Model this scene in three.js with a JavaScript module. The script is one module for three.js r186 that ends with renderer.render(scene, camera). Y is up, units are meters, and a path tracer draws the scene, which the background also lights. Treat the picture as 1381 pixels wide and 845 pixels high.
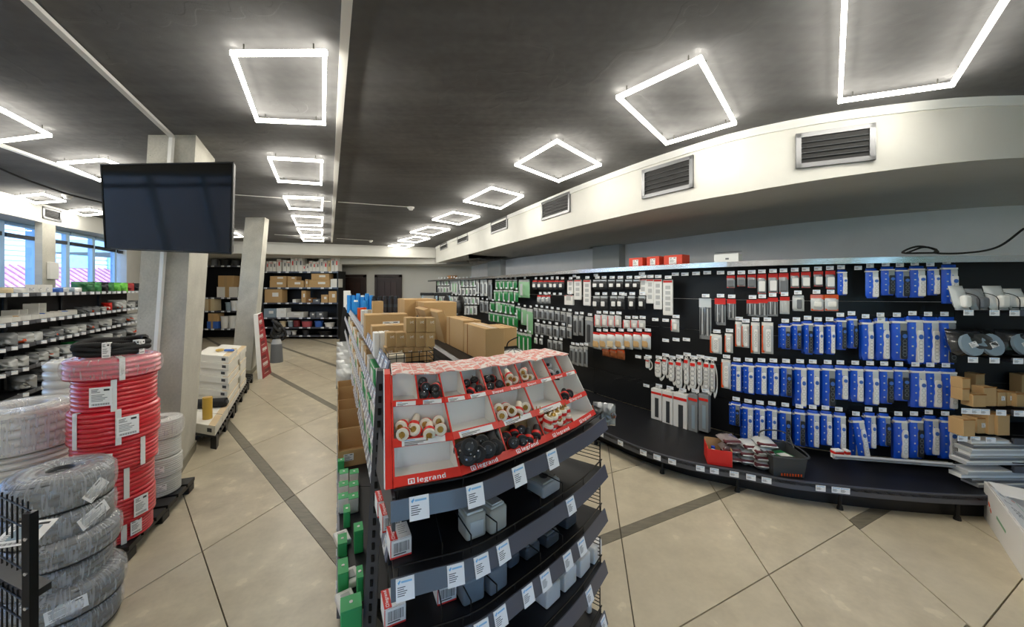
import * as THREE from 'three';
import { RoundedBoxGeometry } from 'three/addons/geometries/RoundedBoxGeometry.js';
import { mergeGeometries, toCreasedNormals } from 'three/addons/utils/BufferGeometryUtils.js';
import { ImprovedNoise } from 'three/addons/math/ImprovedNoise.js';
import { Sky } from 'three/addons/objects/Sky.js';
import { RectAreaLightUniformsLib } from 'three/addons/lights/RectAreaLightUniformsLib.js';

// ---------------------------------------------------------------- camera, sky, sun, exposure
RectAreaLightUniformsLib.init();
const scene = new THREE.Scene();
const renderer = new THREE.WebGLRenderer({ antialias: true });
renderer.toneMapping = THREE.LinearToneMapping;
renderer.toneMappingExposure = 1.55;
renderer.shadowMap.enabled = true;
const F = 500, CX = 690.5, HY = 388, EYE = 1.7;            // focal length in pixels, horizon row, eye height
const camera = new THREE.PerspectiveCamera(2 * Math.atan(422.5 / F) * 180 / Math.PI, 1381 / 845, 0.05, 300);
camera.position.set(0, EYE, 0);
camera.lookAt(0, EYE, -1);
camera.setViewOffset(1381, 845, 0, 422.5 - HY, 1381, 845);
const sky = new Sky();
sky.scale.setScalar(1000);
sky.material.uniforms.turbidity.value = 9;
sky.material.uniforms.rayleigh.value = 0.9;
sky.material.uniforms.mieCoefficient.value = 0.004;
sky.material.uniforms.mieDirectionalG.value = 0.7;
const SUN_DIR = new THREE.Vector3(0.62, 0.72, 0.30).normalize();
sky.material.uniforms.sunPosition.value.copy(SUN_DIR);
scene.add(sky);
scene.environmentIntensity = 1.0;
const SUN = new THREE.DirectionalLight(0xfff3e0, 1.4);
SUN.position.copy(SUN_DIR).multiplyScalar(60);
SUN.castShadow = true;
Object.assign(SUN.shadow.camera, { left: -45, right: 45, top: 45, bottom: -45, near: 1, far: 150 });
SUN.shadow.mapSize.set(2048, 2048);
scene.add(SUN, SUN.target);
const LED = { color: new THREE.Color(1.0, 0.95, 0.84), glow: 6.0, power: 60 };

// ---------------------------------------------------------------- helpers
const V3 = THREE.Vector3;
let seed = 7;
const rnd = (a = 0, b = 1) => { seed = (seed * 1664525 + 1013904223) >>> 0; return a + (b - a) * seed / 4294967296; };
const pick = (list) => list[Math.floor(rnd(0, list.length))];
const pt = (x, y, d) => new V3((x - CX) / F * d, EYE - (y - HY) / F * d, -d);   // where a thing of known distance stands
const onH = (x, y, h) => pt(x, y, (EYE - h) * F / (y - HY));                    // where it meets a level of known height
const hAt = (y, d) => EYE - (y - HY) / F * d;
const numbers = new Map();
const numbered = (name) => { const n = numbers.get(name) ?? 0; numbers.set(name, n + 1); return n ? name + '_' + String(n).padStart(3, '0') : name; };
const ORD = ['first', 'second', 'third', 'fourth', 'fifth', 'sixth', 'seventh', 'eighth', 'ninth', 'tenth', 'eleventh', 'twelfth', 'thirteenth', 'fourteenth', 'fifteenth', 'sixteenth', 'seventeenth', 'eighteenth', 'nineteenth', 'twentieth', 'twenty-first', 'twenty-second', 'twenty-third', 'twenty-fourth', 'twenty-fifth', 'twenty-sixth'];
function thing(name, label, category, group, pos = [0, 0, 0], turn = 0) {
  const o = new THREE.Group();
  o.name = numbered(name);
  o.position.set(...(pos.isVector3 ? pos.toArray() : pos)); o.rotation.y = turn;
  o.userData = { label, category };
  if (group) o.userData.group = group;
  scene.add(o);
  return o;
}
function structure(name, label, category, pos = [0, 0, 0], turn = 0) { const o = thing(name, label, category, null, pos, turn); o.userData.kind = 'structure'; return o; }
function part(name, geo, mat, parent, label) {
  const m = new THREE.Mesh(geo, mat);
  m.name = name; m.castShadow = m.receiveShadow = true;
  if (label) m.userData.label = label;
  parent.add(m);
  return m;
}
const wpart = (name, geo, mat, parent, label) => part(name, geo.translate(-parent.position.x, -parent.position.y, -parent.position.z), mat, parent, label);   // shape given in the room's own metres
function dup(o, label, group, pos, turn) {
  const c = o.clone();
  c.name = numbered(o.name.replace(/_\d{3}$/, ''));
  c.userData = { ...o.userData, label }; if (group) c.userData.group = group;
  if (pos) c.position.set(...(pos.isVector3 ? pos.toArray() : pos));
  if (turn !== undefined) c.rotation.y = turn;
  scene.add(c);
  return c;
}
const lin = (hex) => new THREE.Color(hex);
const std = (color, roughness = 0.6, metalness = 0, more = {}) => new THREE.MeshStandardMaterial({ color, roughness, metalness, side: THREE.DoubleSide, ...more });
const phys = (color, roughness, more = {}) => new THREE.MeshPhysicalMaterial({ color, roughness, side: THREE.DoubleSide, ...more });
const box = (w, h, d, x = 0, y = 0, z = 0) => new THREE.BoxGeometry(w, h, d).translate(x, y, z);
const rbox = (w, h, d, r = 0.005, x = 0, y = 0, z = 0, s = 1) => new RoundedBoxGeometry(w, h, d, s, Math.min(r, w / 2.01, h / 2.01, d / 2.01)).translate(x, y, z);
const cyl = (r0, r1, h, n = 12, x = 0, y = 0, z = 0) => new THREE.CylinderGeometry(r0, r1, h, n).translate(x, y, z);
function bar(a, b, r, n = 6) {                                        // a round rod between two points
  const d = b.clone().sub(a), g = new THREE.CylinderGeometry(r, r, d.length(), n);
  return g.applyQuaternion(new THREE.Quaternion().setFromUnitVectors(new V3(0, 1, 0), d.normalize())).translate((a.x + b.x) / 2, (a.y + b.y) / 2, (a.z + b.z) / 2);
}
const tube = (pts, r, seg = 24, n = 6, closed = false) => new THREE.TubeGeometry(new THREE.CatmullRomCurve3(pts.map((p) => (p.isVector3 ? p : new V3(...p))), closed), seg, r, n, closed);
const flat = (g) => (g.index ? g.toNonIndexed() : g);
const merge = (list) => mergeGeometries(list.map((g) => { const f = flat(g); for (const k of Object.keys(f.attributes)) if (!['position', 'normal', 'uv'].includes(k)) f.deleteAttribute(k); return f; }));
// A solid through rings of points (each ring the same count); creased normals, uv in metres.
function loft(rings, crease = 0.6, capped = true) {
  const pos = [], uv = [], k = rings[0].length;
  const tri = (a, b, c, ua, ub, uc) => { pos.push(...a.toArray(), ...b.toArray(), ...c.toArray()); uv.push(...ua, ...ub, ...uc); };
  let run = 0;
  for (let i = 0; i + 1 < rings.length; i++) {
    const A = rings[i], B = rings[i + 1], len = A[0].distanceTo(B[0]);
    let around = 0;
    for (let j = 0; j < k; j++) {
      const m = (j + 1) % k, w = A[j].distanceTo(A[m]);
      tri(A[j], B[j], B[m], [run, around], [run + len, around], [run + len, around + w]);
      tri(A[j], B[m], A[m], [run, around], [run + len, around + w], [run, around + w]);
      around += w;
    }
    run += len;
  }
  if (capped) for (const [R, s] of [[rings[0], 1], [rings[rings.length - 1], -1]]) {
    const c = R.reduce((q, p) => q.add(p), new V3()).multiplyScalar(1 / k);
    const flatUv = (p) => [p.distanceTo(R[0]), p.y];
    for (let j = 0; j < k; j++) { const m = (j + 1) % k; s > 0 ? tri(R[j], R[m], c, flatUv(R[j]), flatUv(R[m]), flatUv(c)) : tri(R[m], R[j], c, flatUv(R[m]), flatUv(R[j]), flatUv(c)); }
  }
  const g = new THREE.BufferGeometry();
  g.setAttribute('position', new THREE.Float32BufferAttribute(pos, 3));
  g.setAttribute('uv', new THREE.Float32BufferAttribute(uv, 2));
  g.computeVertexNormals();
  return crease ? toCreasedNormals(g, crease) : g;
}
// Eight corners: four below, four above, in the same turn.
const hexa = (lo, hi) => loft([lo, hi], 0.3);
// A line on the plan (x to the right, d away from the eye), smoothed, with its side facing the eye as normal.
class Plan {
  constructor(pts, steps = 12) {
    const c = new THREE.CatmullRomCurve3(pts.map(([x, d]) => new V3(x, 0, d)), false, 'centripetal');
    this.p = steps > 1 ? c.getPoints((pts.length - 1) * steps) : pts.map(([x, d]) => new V3(x, 0, d));
    this.s = [0];
    for (let i = 1; i < this.p.length; i++) this.s.push(this.s[i - 1] + this.p[i].distanceTo(this.p[i - 1]));
    this.length = this.s[this.s.length - 1];
  }
  at(s) {
    let i = 1;
    while (i < this.p.length - 1 && this.s[i] < s) i++;
    const a = this.p[i - 1], b = this.p[i], t = (s - this.s[i - 1]) / (this.s[i] - this.s[i - 1]);
    const soft = (k) => { const u = this.p[Math.max(0, k - 1)], v = this.p[Math.min(this.p.length - 1, k + 1)]; return new V3(v.x - u.x, 0, v.z - u.z).normalize(); };
    const T = soft(i - 1).lerp(soft(i), Math.min(1, Math.max(0, t))).normalize();
    return { x: a.x + (b.x - a.x) * t, d: a.z + (b.z - a.z) * t, tx: T.x, td: T.z, nx: T.z, nd: -T.x };
  }
  point(s, off, y) { const q = this.at(s); return new V3(q.x + q.nx * off * this.side, y, -(q.d + q.nd * off * this.side)); }
  side = 1;
  facing() { const q = this.at(this.length / 2); this.side = q.nx * -q.x + q.nd * -q.d > 0 ? 1 : -1; return this; }
  hit(x) {                                                             // where the sight line through column x meets the line
    const k = (x - CX) / F;
    for (let i = 1; i < this.p.length; i++) {
      const a = this.p[i - 1], b = this.p[i], fa = a.x - k * a.z, fb = b.x - k * b.z;
      if (fa * fb <= 0 && fa !== fb) { const t = fa / (fa - fb), d = a.z + (b.z - a.z) * t; if (d > 0) return { s: this.s[i - 1] + t * (this.s[i] - this.s[i - 1]), d }; }
    }
    const e = k < this.p[0].x / this.p[0].z ? 0 : this.p.length - 1;
    return { s: this.s[e], d: this.p[e].z };
  }
  turn(s) { const q = this.at(s); return Math.atan2(q.nx * this.side, -q.nd * this.side); }   // rotation.y that faces out of the line
  sweep(s0, s1, profile, step = 0.25, crease = 0.6) {                   // profile: [offset towards the eye, height]
    const n = Math.max(1, Math.ceil(Math.abs(s1 - s0) / step)), rings = [];
    for (let i = 0; i <= n; i++) rings.push(profile.map(([o, y]) => this.point(s0 + (s1 - s0) * i / n, o, y)));
    return loft(rings, crease);
  }
}
const rect = (o0, o1, y0, y1) => [[o0, y0], [o1, y0], [o1, y1], [o0, y1]];
const fromPx = (list) => list.map(([x, d]) => [(x - CX) / F * d, d]);

// ---------------------------------------------------------------- textures (what surfaces are made of)
const N = new ImprovedNoise();
const fbm = (x, y, z = 0, o = 4) => { let v = 0, a = 0.5; for (let i = 0; i < o; i++) { v += a * N.noise(x, y, z); x *= 2; y *= 2; z += 3.7; a *= 0.5; } return v; };
const tiled = (f, u, v, p) => { const a = u * p, b = v * p, s = (t) => t * t * (3 - 2 * t), fu = s(u), fv = s(v); return (f(a, b) * (1 - fu) + f(a - p, b) * fu) * (1 - fv) + (f(a, b - p) * (1 - fu) + f(a - p, b - p) * fu) * fv; };
function dataTex(size, f, srgb = true, rx = 1, ry = 1) {
  const data = new Uint8Array(size * size * 4);
  for (let y = 0; y < size; y++) for (let x = 0; x < size; x++) {
    const c = f(x / size, y / size), i = (y * size + x) * 4;
    for (let k = 0; k < 3; k++) data[i + k] = Math.max(0, Math.min(255, Math.round(c[k] ?? c[0])));
    data[i + 3] = 255;
  }
  const t = new THREE.DataTexture(data, size, size);
  t.magFilter = t.minFilter = THREE.LinearFilter; t.wrapS = t.wrapT = THREE.RepeatWrapping;
  if (srgb) t.colorSpace = THREE.SRGBColorSpace;
  t.repeat.set(rx, ry); t.needsUpdate = true;
  return t;
}
function canvasTex(w, h, draw) {
  const c = document.createElement('canvas'); c.width = w; c.height = h;
  draw(c.getContext('2d'), w, h);
  const t = new THREE.CanvasTexture(c); t.colorSpace = THREE.SRGBColorSpace; t.anisotropy = 8;
  return t;
}
// ---------------------------------------------------------------- surfaces of the room
const CEIL = 3.04;
const ceilTex = dataTex(1024, (u, v) => {
  const big = tiled((a, b) => fbm(a, b, 1, 4), u, v, 5), streak = tiled((a, b) => fbm(a * 0.4, b * 5, 4, 3), u, v, 6), fine = tiled((a, b) => fbm(a, b, 9, 2), u, v, 60);
  const g = 100 + big * 32 + streak * 20 + fine * 15;
  return [g, g * 1.0, g * 1.005];
}, true, 0.28, 0.28);
const ceilBump = dataTex(1024, (u, v) => {
  const ridge = Math.abs(tiled((a, b) => fbm(a, b, 14, 4), u, v, 4)), flow = tiled((a, b) => fbm(a, b * 4, 6, 4), u, v, 7);
  return [128 + flow * 90 + (ridge < 0.012 ? 26 : 0) + rnd(-4, 4)];
}, false, 0.28, 0.28);
const wallTex = dataTex(512, (u, v) => { const n = tiled((a, b) => fbm(a, b, 3, 4), u, v, 8); return [244 + n * 8, 243 + n * 8, 240 + n * 8]; }, true, 0.5, 0.5);
const concreteTex = dataTex(1024, (u, v) => {
  const n = tiled((a, b) => fbm(a, b, 2, 5), u, v, 6), f = tiled((a, b) => fbm(a, b, 8, 2), u, v, 70), pit = f > 0.33 ? -40 : 0;
  const g = 184 + n * 30 + f * 20 + pit;
  return [g, g * 0.985, g * 0.925];
}, true, 0.7, 0.7);
const tileTex = dataTex(1024, (u, v) => {
  const big = tiled((a, b) => fbm(a, b, 5, 5), u, v, 5), mid = tiled((a, b) => fbm(a + 3, b, 11, 5), u, v, 16), f = tiled((a, b) => fbm(a, b, 21, 2), u, v, 90);
  const m = big * 30 + mid * 26 + f * 10 + (mid > 0.27 ? 8 : 0);
  return [203 + m, 191 + m, 165 + m * 0.94];
}, true, 0.42, 0.42);
const stripTex = dataTex(512, (u, v) => { const n = tiled((a, b) => fbm(a, b * 6, 5, 4), u, v, 12); return [124 + n * 40, 117 + n * 38, 100 + n * 34]; }, true, 0.8, 0.8);
const M = {
  ceiling: std(0xffffff, 0.85, 0, { map: ceilTex, bumpMap: ceilBump, bumpScale: 0.006 }),
  wall: std(0xcfcfcb, 0.8, 0, { map: wallTex }),
  greyWall: std(0xfdfbff, 0.8, 0, { map: wallTex }),
  white: std(0xf2f2ee, 0.5), plasticWhite: std(0xe9e8e4, 0.35),
  concrete: std(0xffffff, 0.8, 0, { map: concreteTex, bumpMap: concreteTex, bumpScale: 0.002 }),
  tile: std(0xffffff, 0.34, 0, { map: tileTex }), strip: std(0xffffff, 0.45, 0, { map: stripTex }), grout: std(0x6f675a, 0.9),
  glass: phys(0xffffff, 0.02, { transmission: 1, thickness: 0, ior: 1.45 }),
  frameBlue: std(0xb2d2ee, 0.4), frameDark: std(0x2c333b, 0.4, 0.4),
  black: std(0x17181a, 0.45, 0.1), panel: std(0x14171b, 0.5, 0.15), blackGloss: phys(0x050607, 0.08, { clearcoat: 1, clearcoatRoughness: 0.04 }),
  rail: std(0x5c5f68, 0.35, 0.5), steel: std(0x77787a, 0.42, 0.7), chrome: std(0xc8c9cb, 0.25, 0.9), wire: std(0x1b1c1e, 0.4, 0.5),
  door: std(0x2a1812, 0.5), rubber: std(0x131313, 0.7),
};
// plan lines of the room
const P_WALL = new Plan(fromPx([[1450, 4.08], [1381, 4.1], [1290, 4.2], [1128, 4.6], [1000, 5.2], [900, 6.2], [800, 7.7], [700, 10.0], [652, 12.5], [628, 14.2]])).facing();
const P_SOFFIT = new Plan(fromPx([[1860, 2.62], [1600, 2.6], [1381, 2.6], [1290, 2.63], [1200, 2.73], [1100, 2.9], [1000, 3.18], [900, 3.7], [800, 4.62], [700, 6.44], [640, 8.6], [600, 11.0], [588, 12.2]])).facing();
const P_LEFT = new Plan([[-6.0, -3.2], [-6.4, 1], [-6.75, 3.2], [-7.11, 5.15], [-7.62, 6.2], [-7.93, 7.2], [-8.6, 8.6], [-10.2, 11], [-12.3, 13.8]]).facing();
P_LEFT.side = P_LEFT.at(3).nx > 0 ? 1 : -1;
const BACK = 13.6, REAR = -3.2, XR = 6.2;
{
  const f = structure('floor', 'beige stone-look floor tiles with dark inlaid strips', 'floor');
  const outline = [];                                                  // the room's plan, walls included
  for (let i = 0; i <= 24; i++) { const q = P_LEFT.point(P_LEFT.length * i / 24, -0.54, 0); outline.push([q.x, q.z]); }
  outline.push([0.2, -BACK - 0.25], [XR + 0.25, -BACK - 0.25], [XR + 0.25, -REAR + 0.12]);
  const plate = (y0, y1) => loft([outline.map(([x, z]) => new V3(x, y0, z)), outline.map(([x, z]) => new V3(x, y1, z))], 0.3);
  part('subfloor', plate(-0.212, -0.012), M.grout, f);
  const clip = (poly, side) => {                                       // the two tile fields meet under the centre gondola
    const val = ([x, d]) => (x - (0.45 - 0.45 * d)) * side, out = [];
    poly.forEach((p, i) => {
      const q = poly[(i + 1) % poly.length], a = val(p), b = val(q);
      if (a >= 0) out.push(p);
      if (a * b < 0) { const t = a / (a - b); out.push([p[0] + (q[0] - p[0]) * t, p[1] + (q[1] - p[1]) * t]); }
    });
    return out;
  };
  const slab = (poly, u0) => {
    const top = poly.map(([x, d]) => new V3(x, 0, -d)), low = poly.map(([x, d]) => new V3(x, -0.012, -d));
    const g = loft([low, top], 0.3), p = g.attributes.position, uv = g.attributes.uv;
    for (let i = 0; i < p.count; i++) uv.setXY(i, p.getX(i) + u0, p.getZ(i) + u0 * 0.37);
    return g;
  };
  const inRoom = (x, d) => d > REAR - 0.6 && d < BACK + 0.6 && x < XR + 0.6 && x > -6.6 - Math.max(0, d - 3) * 0.52;
  const field = (O, A, B, ri, rj, side, isStrip) => {
    const at = (i, j) => [O[0] + A[0] * j + B[0] * i, O[1] + A[1] * j + B[1] * i];
    const la = Math.hypot(...A), lb = Math.hypot(...B), sin = Math.abs(A[0] * B[1] - A[1] * B[0]) / la / lb;
    const gi = 0.0035 / lb / sin, gj = 0.0035 / la / sin, w = 0.045 / la / sin;
    for (let i = ri[0]; i < ri[1]; i++) for (let j = rj[0]; j < rj[1]; j++) {
      const [cx, cd] = at(i + 0.5, j + 0.5);
      if (!inRoom(cx, cd)) continue;
      const lo = j + (isStrip(i, j) ? w : gj), hi = j + 1 - (isStrip(i, j + 1) ? w : gj);
      let poly = clip([at(i + gi, lo), at(i + 1 - gi, lo), at(i + 1 - gi, hi), at(i + gi, hi)], side);
      if (poly.length > 2) part('floor_tile', slab(poly, rnd(0, 9)), M.tile, f);
      if (!isStrip(i, j)) continue;
      poly = clip([at(i + gi, j - w + gj), at(i + 1 - gi, j - w + gj), at(i + 1 - gi, j + w - gj), at(i + gi, j + w - gj)], side);
      if (poly.length > 2) part('strip_tile', slab(poly, rnd(0, 9)), M.strip, f);
    }
  };
  field([1.525, 2.2], [0.165, 0.84], [0.935, 0.465], [-9, 8], [-9, 18], 1, (i, j) => (i < 1 ? j % 2 !== 0 : j % 2 === 0));
  field([-2.0, 2.394], [0.2, 0.61], [-1.02, 0.95], [-7, 13], [-16, 20], -1, (i, j) => Math.abs(j % 2) === 1);
  // ceiling
  const c = structure('ceiling', 'dark grey painted concrete ceiling with trowel marks', 'ceiling');
  const g = plate(CEIL, CEIL + 0.2), p = g.attributes.position, uv = g.attributes.uv;
  for (let i = 0; i < p.count; i++) uv.setXY(i, p.getX(i), p.getZ(i));
  part('slab', g, M.ceiling, c);
}
{
  // right-hand wall, its boxed-out duct and its pilasters
  const w = structure('wall_right', 'pale grey wall above the long pegboard display', 'wall');
  part('wall_face', P_WALL.sweep(0, P_WALL.length, rect(0, -0.2, 0, CEIL)), M.greyWall, w);
  part('side_wall', box(0.2, CEIL, 7.6, XR + 0.1, CEIL / 2, -0.4), M.wall, w);
  for (const [x0, x1] of [[664, 682], [807, 843]]) { const a = P_WALL.hit(x0).s, b = P_WALL.hit(x1).s; part('pilaster', P_WALL.sweep(a, b, rect(-0.05, 0.16, 0, 2.6)), std(0xc2c2c0, 0.8), w); }
  const s = structure('wall_duct', 'white boxed-in air duct running along the right wall', 'duct');
  const rings = [], ends = P_SOFFIT.length;
  for (let i = 0; i <= 70; i++) {
    const q = P_SOFFIT.at(ends * i / 70), px = CX + q.x / q.d * F, b = 2.515 + Math.max(0, Math.min(1, (px - 1000) / 381)) * 0.1;
    const k = Math.min(px, 1448), W = P_WALL.at(P_WALL.hit(k).s), bx = px > 1448 ? Math.max(q.x, W.x) : W.x + 0.05, bd = px > 1448 ? W.d + 0.1 : W.d + 0.1;
    rings.push([new V3(q.x, b, -q.d), new V3(bx, b, -bd), new V3(bx, CEIL, -bd), new V3(q.x, CEIL, -q.d)]);
  }
  part('duct_box', loft(rings, 0.5), M.wall, s);
  part('cornice', P_SOFFIT.sweep(0, ends, rect(-0.01, 0.02, CEIL - 0.065, CEIL), 0.2), M.white, s);
  // back wall with two doors, a lowered beam and a stepped beam
  const b = structure('wall_back', 'pale back wall with two dark doors', 'wall');
  part('wall_face', box(13.6, CEIL, 0.2, -7.2, CEIL / 2, -BACK - 0.1), M.wall, b);
  const beam = structure('wall_beam', 'white lowered beam across the far end of the shop', 'beam');
  { const q = (x, d, y) => new V3(x, y, -d), f = [[-13.2, 10.2], [-7.3, 10.75], [-2.25, 12.4], [-2.25, 13.7], [-13.2, 13.7]]; part('beam_box', loft([f.map(([x, d]) => q(x, d, 2.69)), f.map(([x, d]) => q(x, d, CEIL))], 0.3), M.wall, beam); }
  part('stepped_beam', box(5.2, 0.2, 1.2, -3.9, 2.6, -13.05), M.wall, beam);
  const door = (n, x0, x1, label) => {
    const d = BACK - 0.03, a = pt(x0, 388, d).x, e = pt(x1, 388, d).x, o = structure('door_' + n, label, 'door', [(a + e) / 2, 0, -d]), wd = e - a;
    part('door_leaf', box(wd - 0.16, 2.08, 0.05, 0, 1.04, 0.01), M.door, o);
    for (const s of [-1, 1]) part('door_frame', box(0.09, 2.18, 0.08, s * (wd / 2 - 0.045), 1.09, 0.02), M.door, o);
    part('door_frame', box(wd, 0.09, 0.08, 0, 2.14, 0.02), M.door, o);
    for (const s of [-0.22, 0, 0.22]) part('door_panel', box(0.17, 1.7, 0.02, s * wd, 1.05, 0.04), std(0x35201a, 0.45), o);
    part('door_handle', box(0.12, 0.02, 0.05, wd * 0.32, 1.02, 0.07), M.chrome, o);
  };
  door(1, 456, 494, 'dark brown door at the back beside the rear shelving');
  door(2, 506, 542, 'dark brown door at the back nearer the pegboard wall');
  part('wall_face', box(13, CEIL, 0.2, 0.1, CEIL / 2, 0).translate(0, 0, 0), M.wall, structure('wall_rear_pier', 'plain wall pier behind the viewer', 'wall', [-6.2, 0, -REAR]));
}
{
  // window wall on the left: sill, head duct, mullions, transom, panes
  const w = structure('wall_left', 'low sill wall and head duct along the shop windows', 'wall'), sEnd = P_LEFT.length, sGlass = P_LEFT.hit(196).s, O = -0.42;
  part('sill_wall', P_LEFT.sweep(0, sGlass, rect(O - 0.1, O + 0.1, 0, 0.8)), M.wall, w);
  part('solid_wall', P_LEFT.sweep(sGlass, sEnd, rect(O - 0.1, O + 0.1, 0, CEIL)), M.wall, w);
  part('head_duct', P_LEFT.sweep(0, sEnd, rect(O - 0.12, 0, 2.74, CEIL)), M.wall, w);
  const marks = [[85, 94], [121, 128], [151, 157], [177, 182]].map(([a, b]) => [P_LEFT.hit(a - 14).s, P_LEFT.hit(b - 14).s]);
  const sHit = (x) => { const k = (x - CX) / F; let best = 0, e = 9; for (let s = 0; s < sEnd; s += 0.02) { const q = P_LEFT.point(s, O, 0); const v = Math.abs(q.x / -q.z - k); if (-q.z > 0.5 && v < e) { e = v; best = s; } } return best; };
  const cuts = [0.05];
  for (let s = 0.9; s < sHit(0) - 0.4; s += 0.95) cuts.push(s);
  cuts.push(sHit(0), sHit(50), sHit(90), sHit(124.5), sHit(154), sHit(179.5), sGlass);
  for (let i = 0; i + 1 < cuts.length; i++) {
    const o = structure('window_' + (i + 1), `${ORD[i]} tall shop window from the rear corner along the left wall`, 'window');
    part('mullion', P_LEFT.sweep(cuts[i] - 0.045, cuts[i] + 0.045, rect(O - 0.05, O + 0.02, 0.8, 2.74)), M.frameBlue, o);
    part('transom', P_LEFT.sweep(cuts[i] + 0.045, cuts[i + 1] - 0.045, rect(O - 0.04, O + 0.04, 2.5, 2.56)), M.frameDark, o);
    part('bottom_rail', P_LEFT.sweep(cuts[i] + 0.045, cuts[i + 1] - 0.045, rect(O - 0.04, O + 0.04, 0.8, 0.86)), M.frameDark, o);
    part('top_rail', P_LEFT.sweep(cuts[i] + 0.045, cuts[i + 1] - 0.045, rect(O - 0.04, O + 0.04, 2.69, 2.74)), M.frameBlue, o);
    part('pane', P_LEFT.sweep(cuts[i] + 0.05, cuts[i + 1] - 0.05, rect(O, O + 0.002, 0.86, 2.69)), M.glass, o);
  }
  const s0 = sHit(44), s1 = sHit(59), s2 = P_LEFT.hit(57).s, s3 = P_LEFT.hit(75).s;
  const pl = structure('wall_pilaster', 'pale blue cladding beside the grey window column', 'pilaster');
  part('cladding', P_LEFT.sweep(s0, s1, rect(O - 0.1, O + 0.02, 0, 2.74)), M.frameBlue, pl);
  const col = structure('window_column', 'grey square column in front of the shop windows', 'column');
  part('shaft', P_LEFT.sweep(s2, s3, rect(-0.08, 0, 0, 2.74)), M.concrete, col);
  const cb = P_LEFT.hit(68), cp = P_LEFT.point(cb.s, 0.03, 1.98), bx = thing('junction_box', 'small white junction box on the grey window column', 'box', null, cp, P_LEFT.turn(cb.s));
  part('lid', rbox(0.2, 0.28, 0.05, 0.01), M.plasticWhite, bx); part('hinge', box(0.012, 0.2, 0.056, 0.085), M.white, bx);
  // rear wall behind the viewer with its glazed shopfront
  const r = structure('wall_rear', 'shopfront wall behind the viewer', 'wall');
  part('lintel', box(6.2, 0.5, 0.2, 3.3, CEIL - 0.25, -REAR), M.wall, r);
  part('sill', box(6.2, 0.3, 0.2, 3.3, 0.15, -REAR), M.wall, r);
  for (let i = 0; i < 5; i++) {
    const x = 0.3 + i * 1.2, o = structure('window_' + (30 + i), `${ORD[i]} dark-framed window of the shopfront behind the viewer`, 'window');
    part('mullion', box(0.08, 2.24, 0.12, x, 1.42, -REAR), M.frameDark, o);
    part('transom', box(1.12, 0.06, 0.08, x + 0.6, 2.1, -REAR), M.frameDark, o);
    part('pane', box(1.12, 2.24, 0.004, x + 0.6, 1.42, -REAR), M.glass, o);
  }
}
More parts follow.
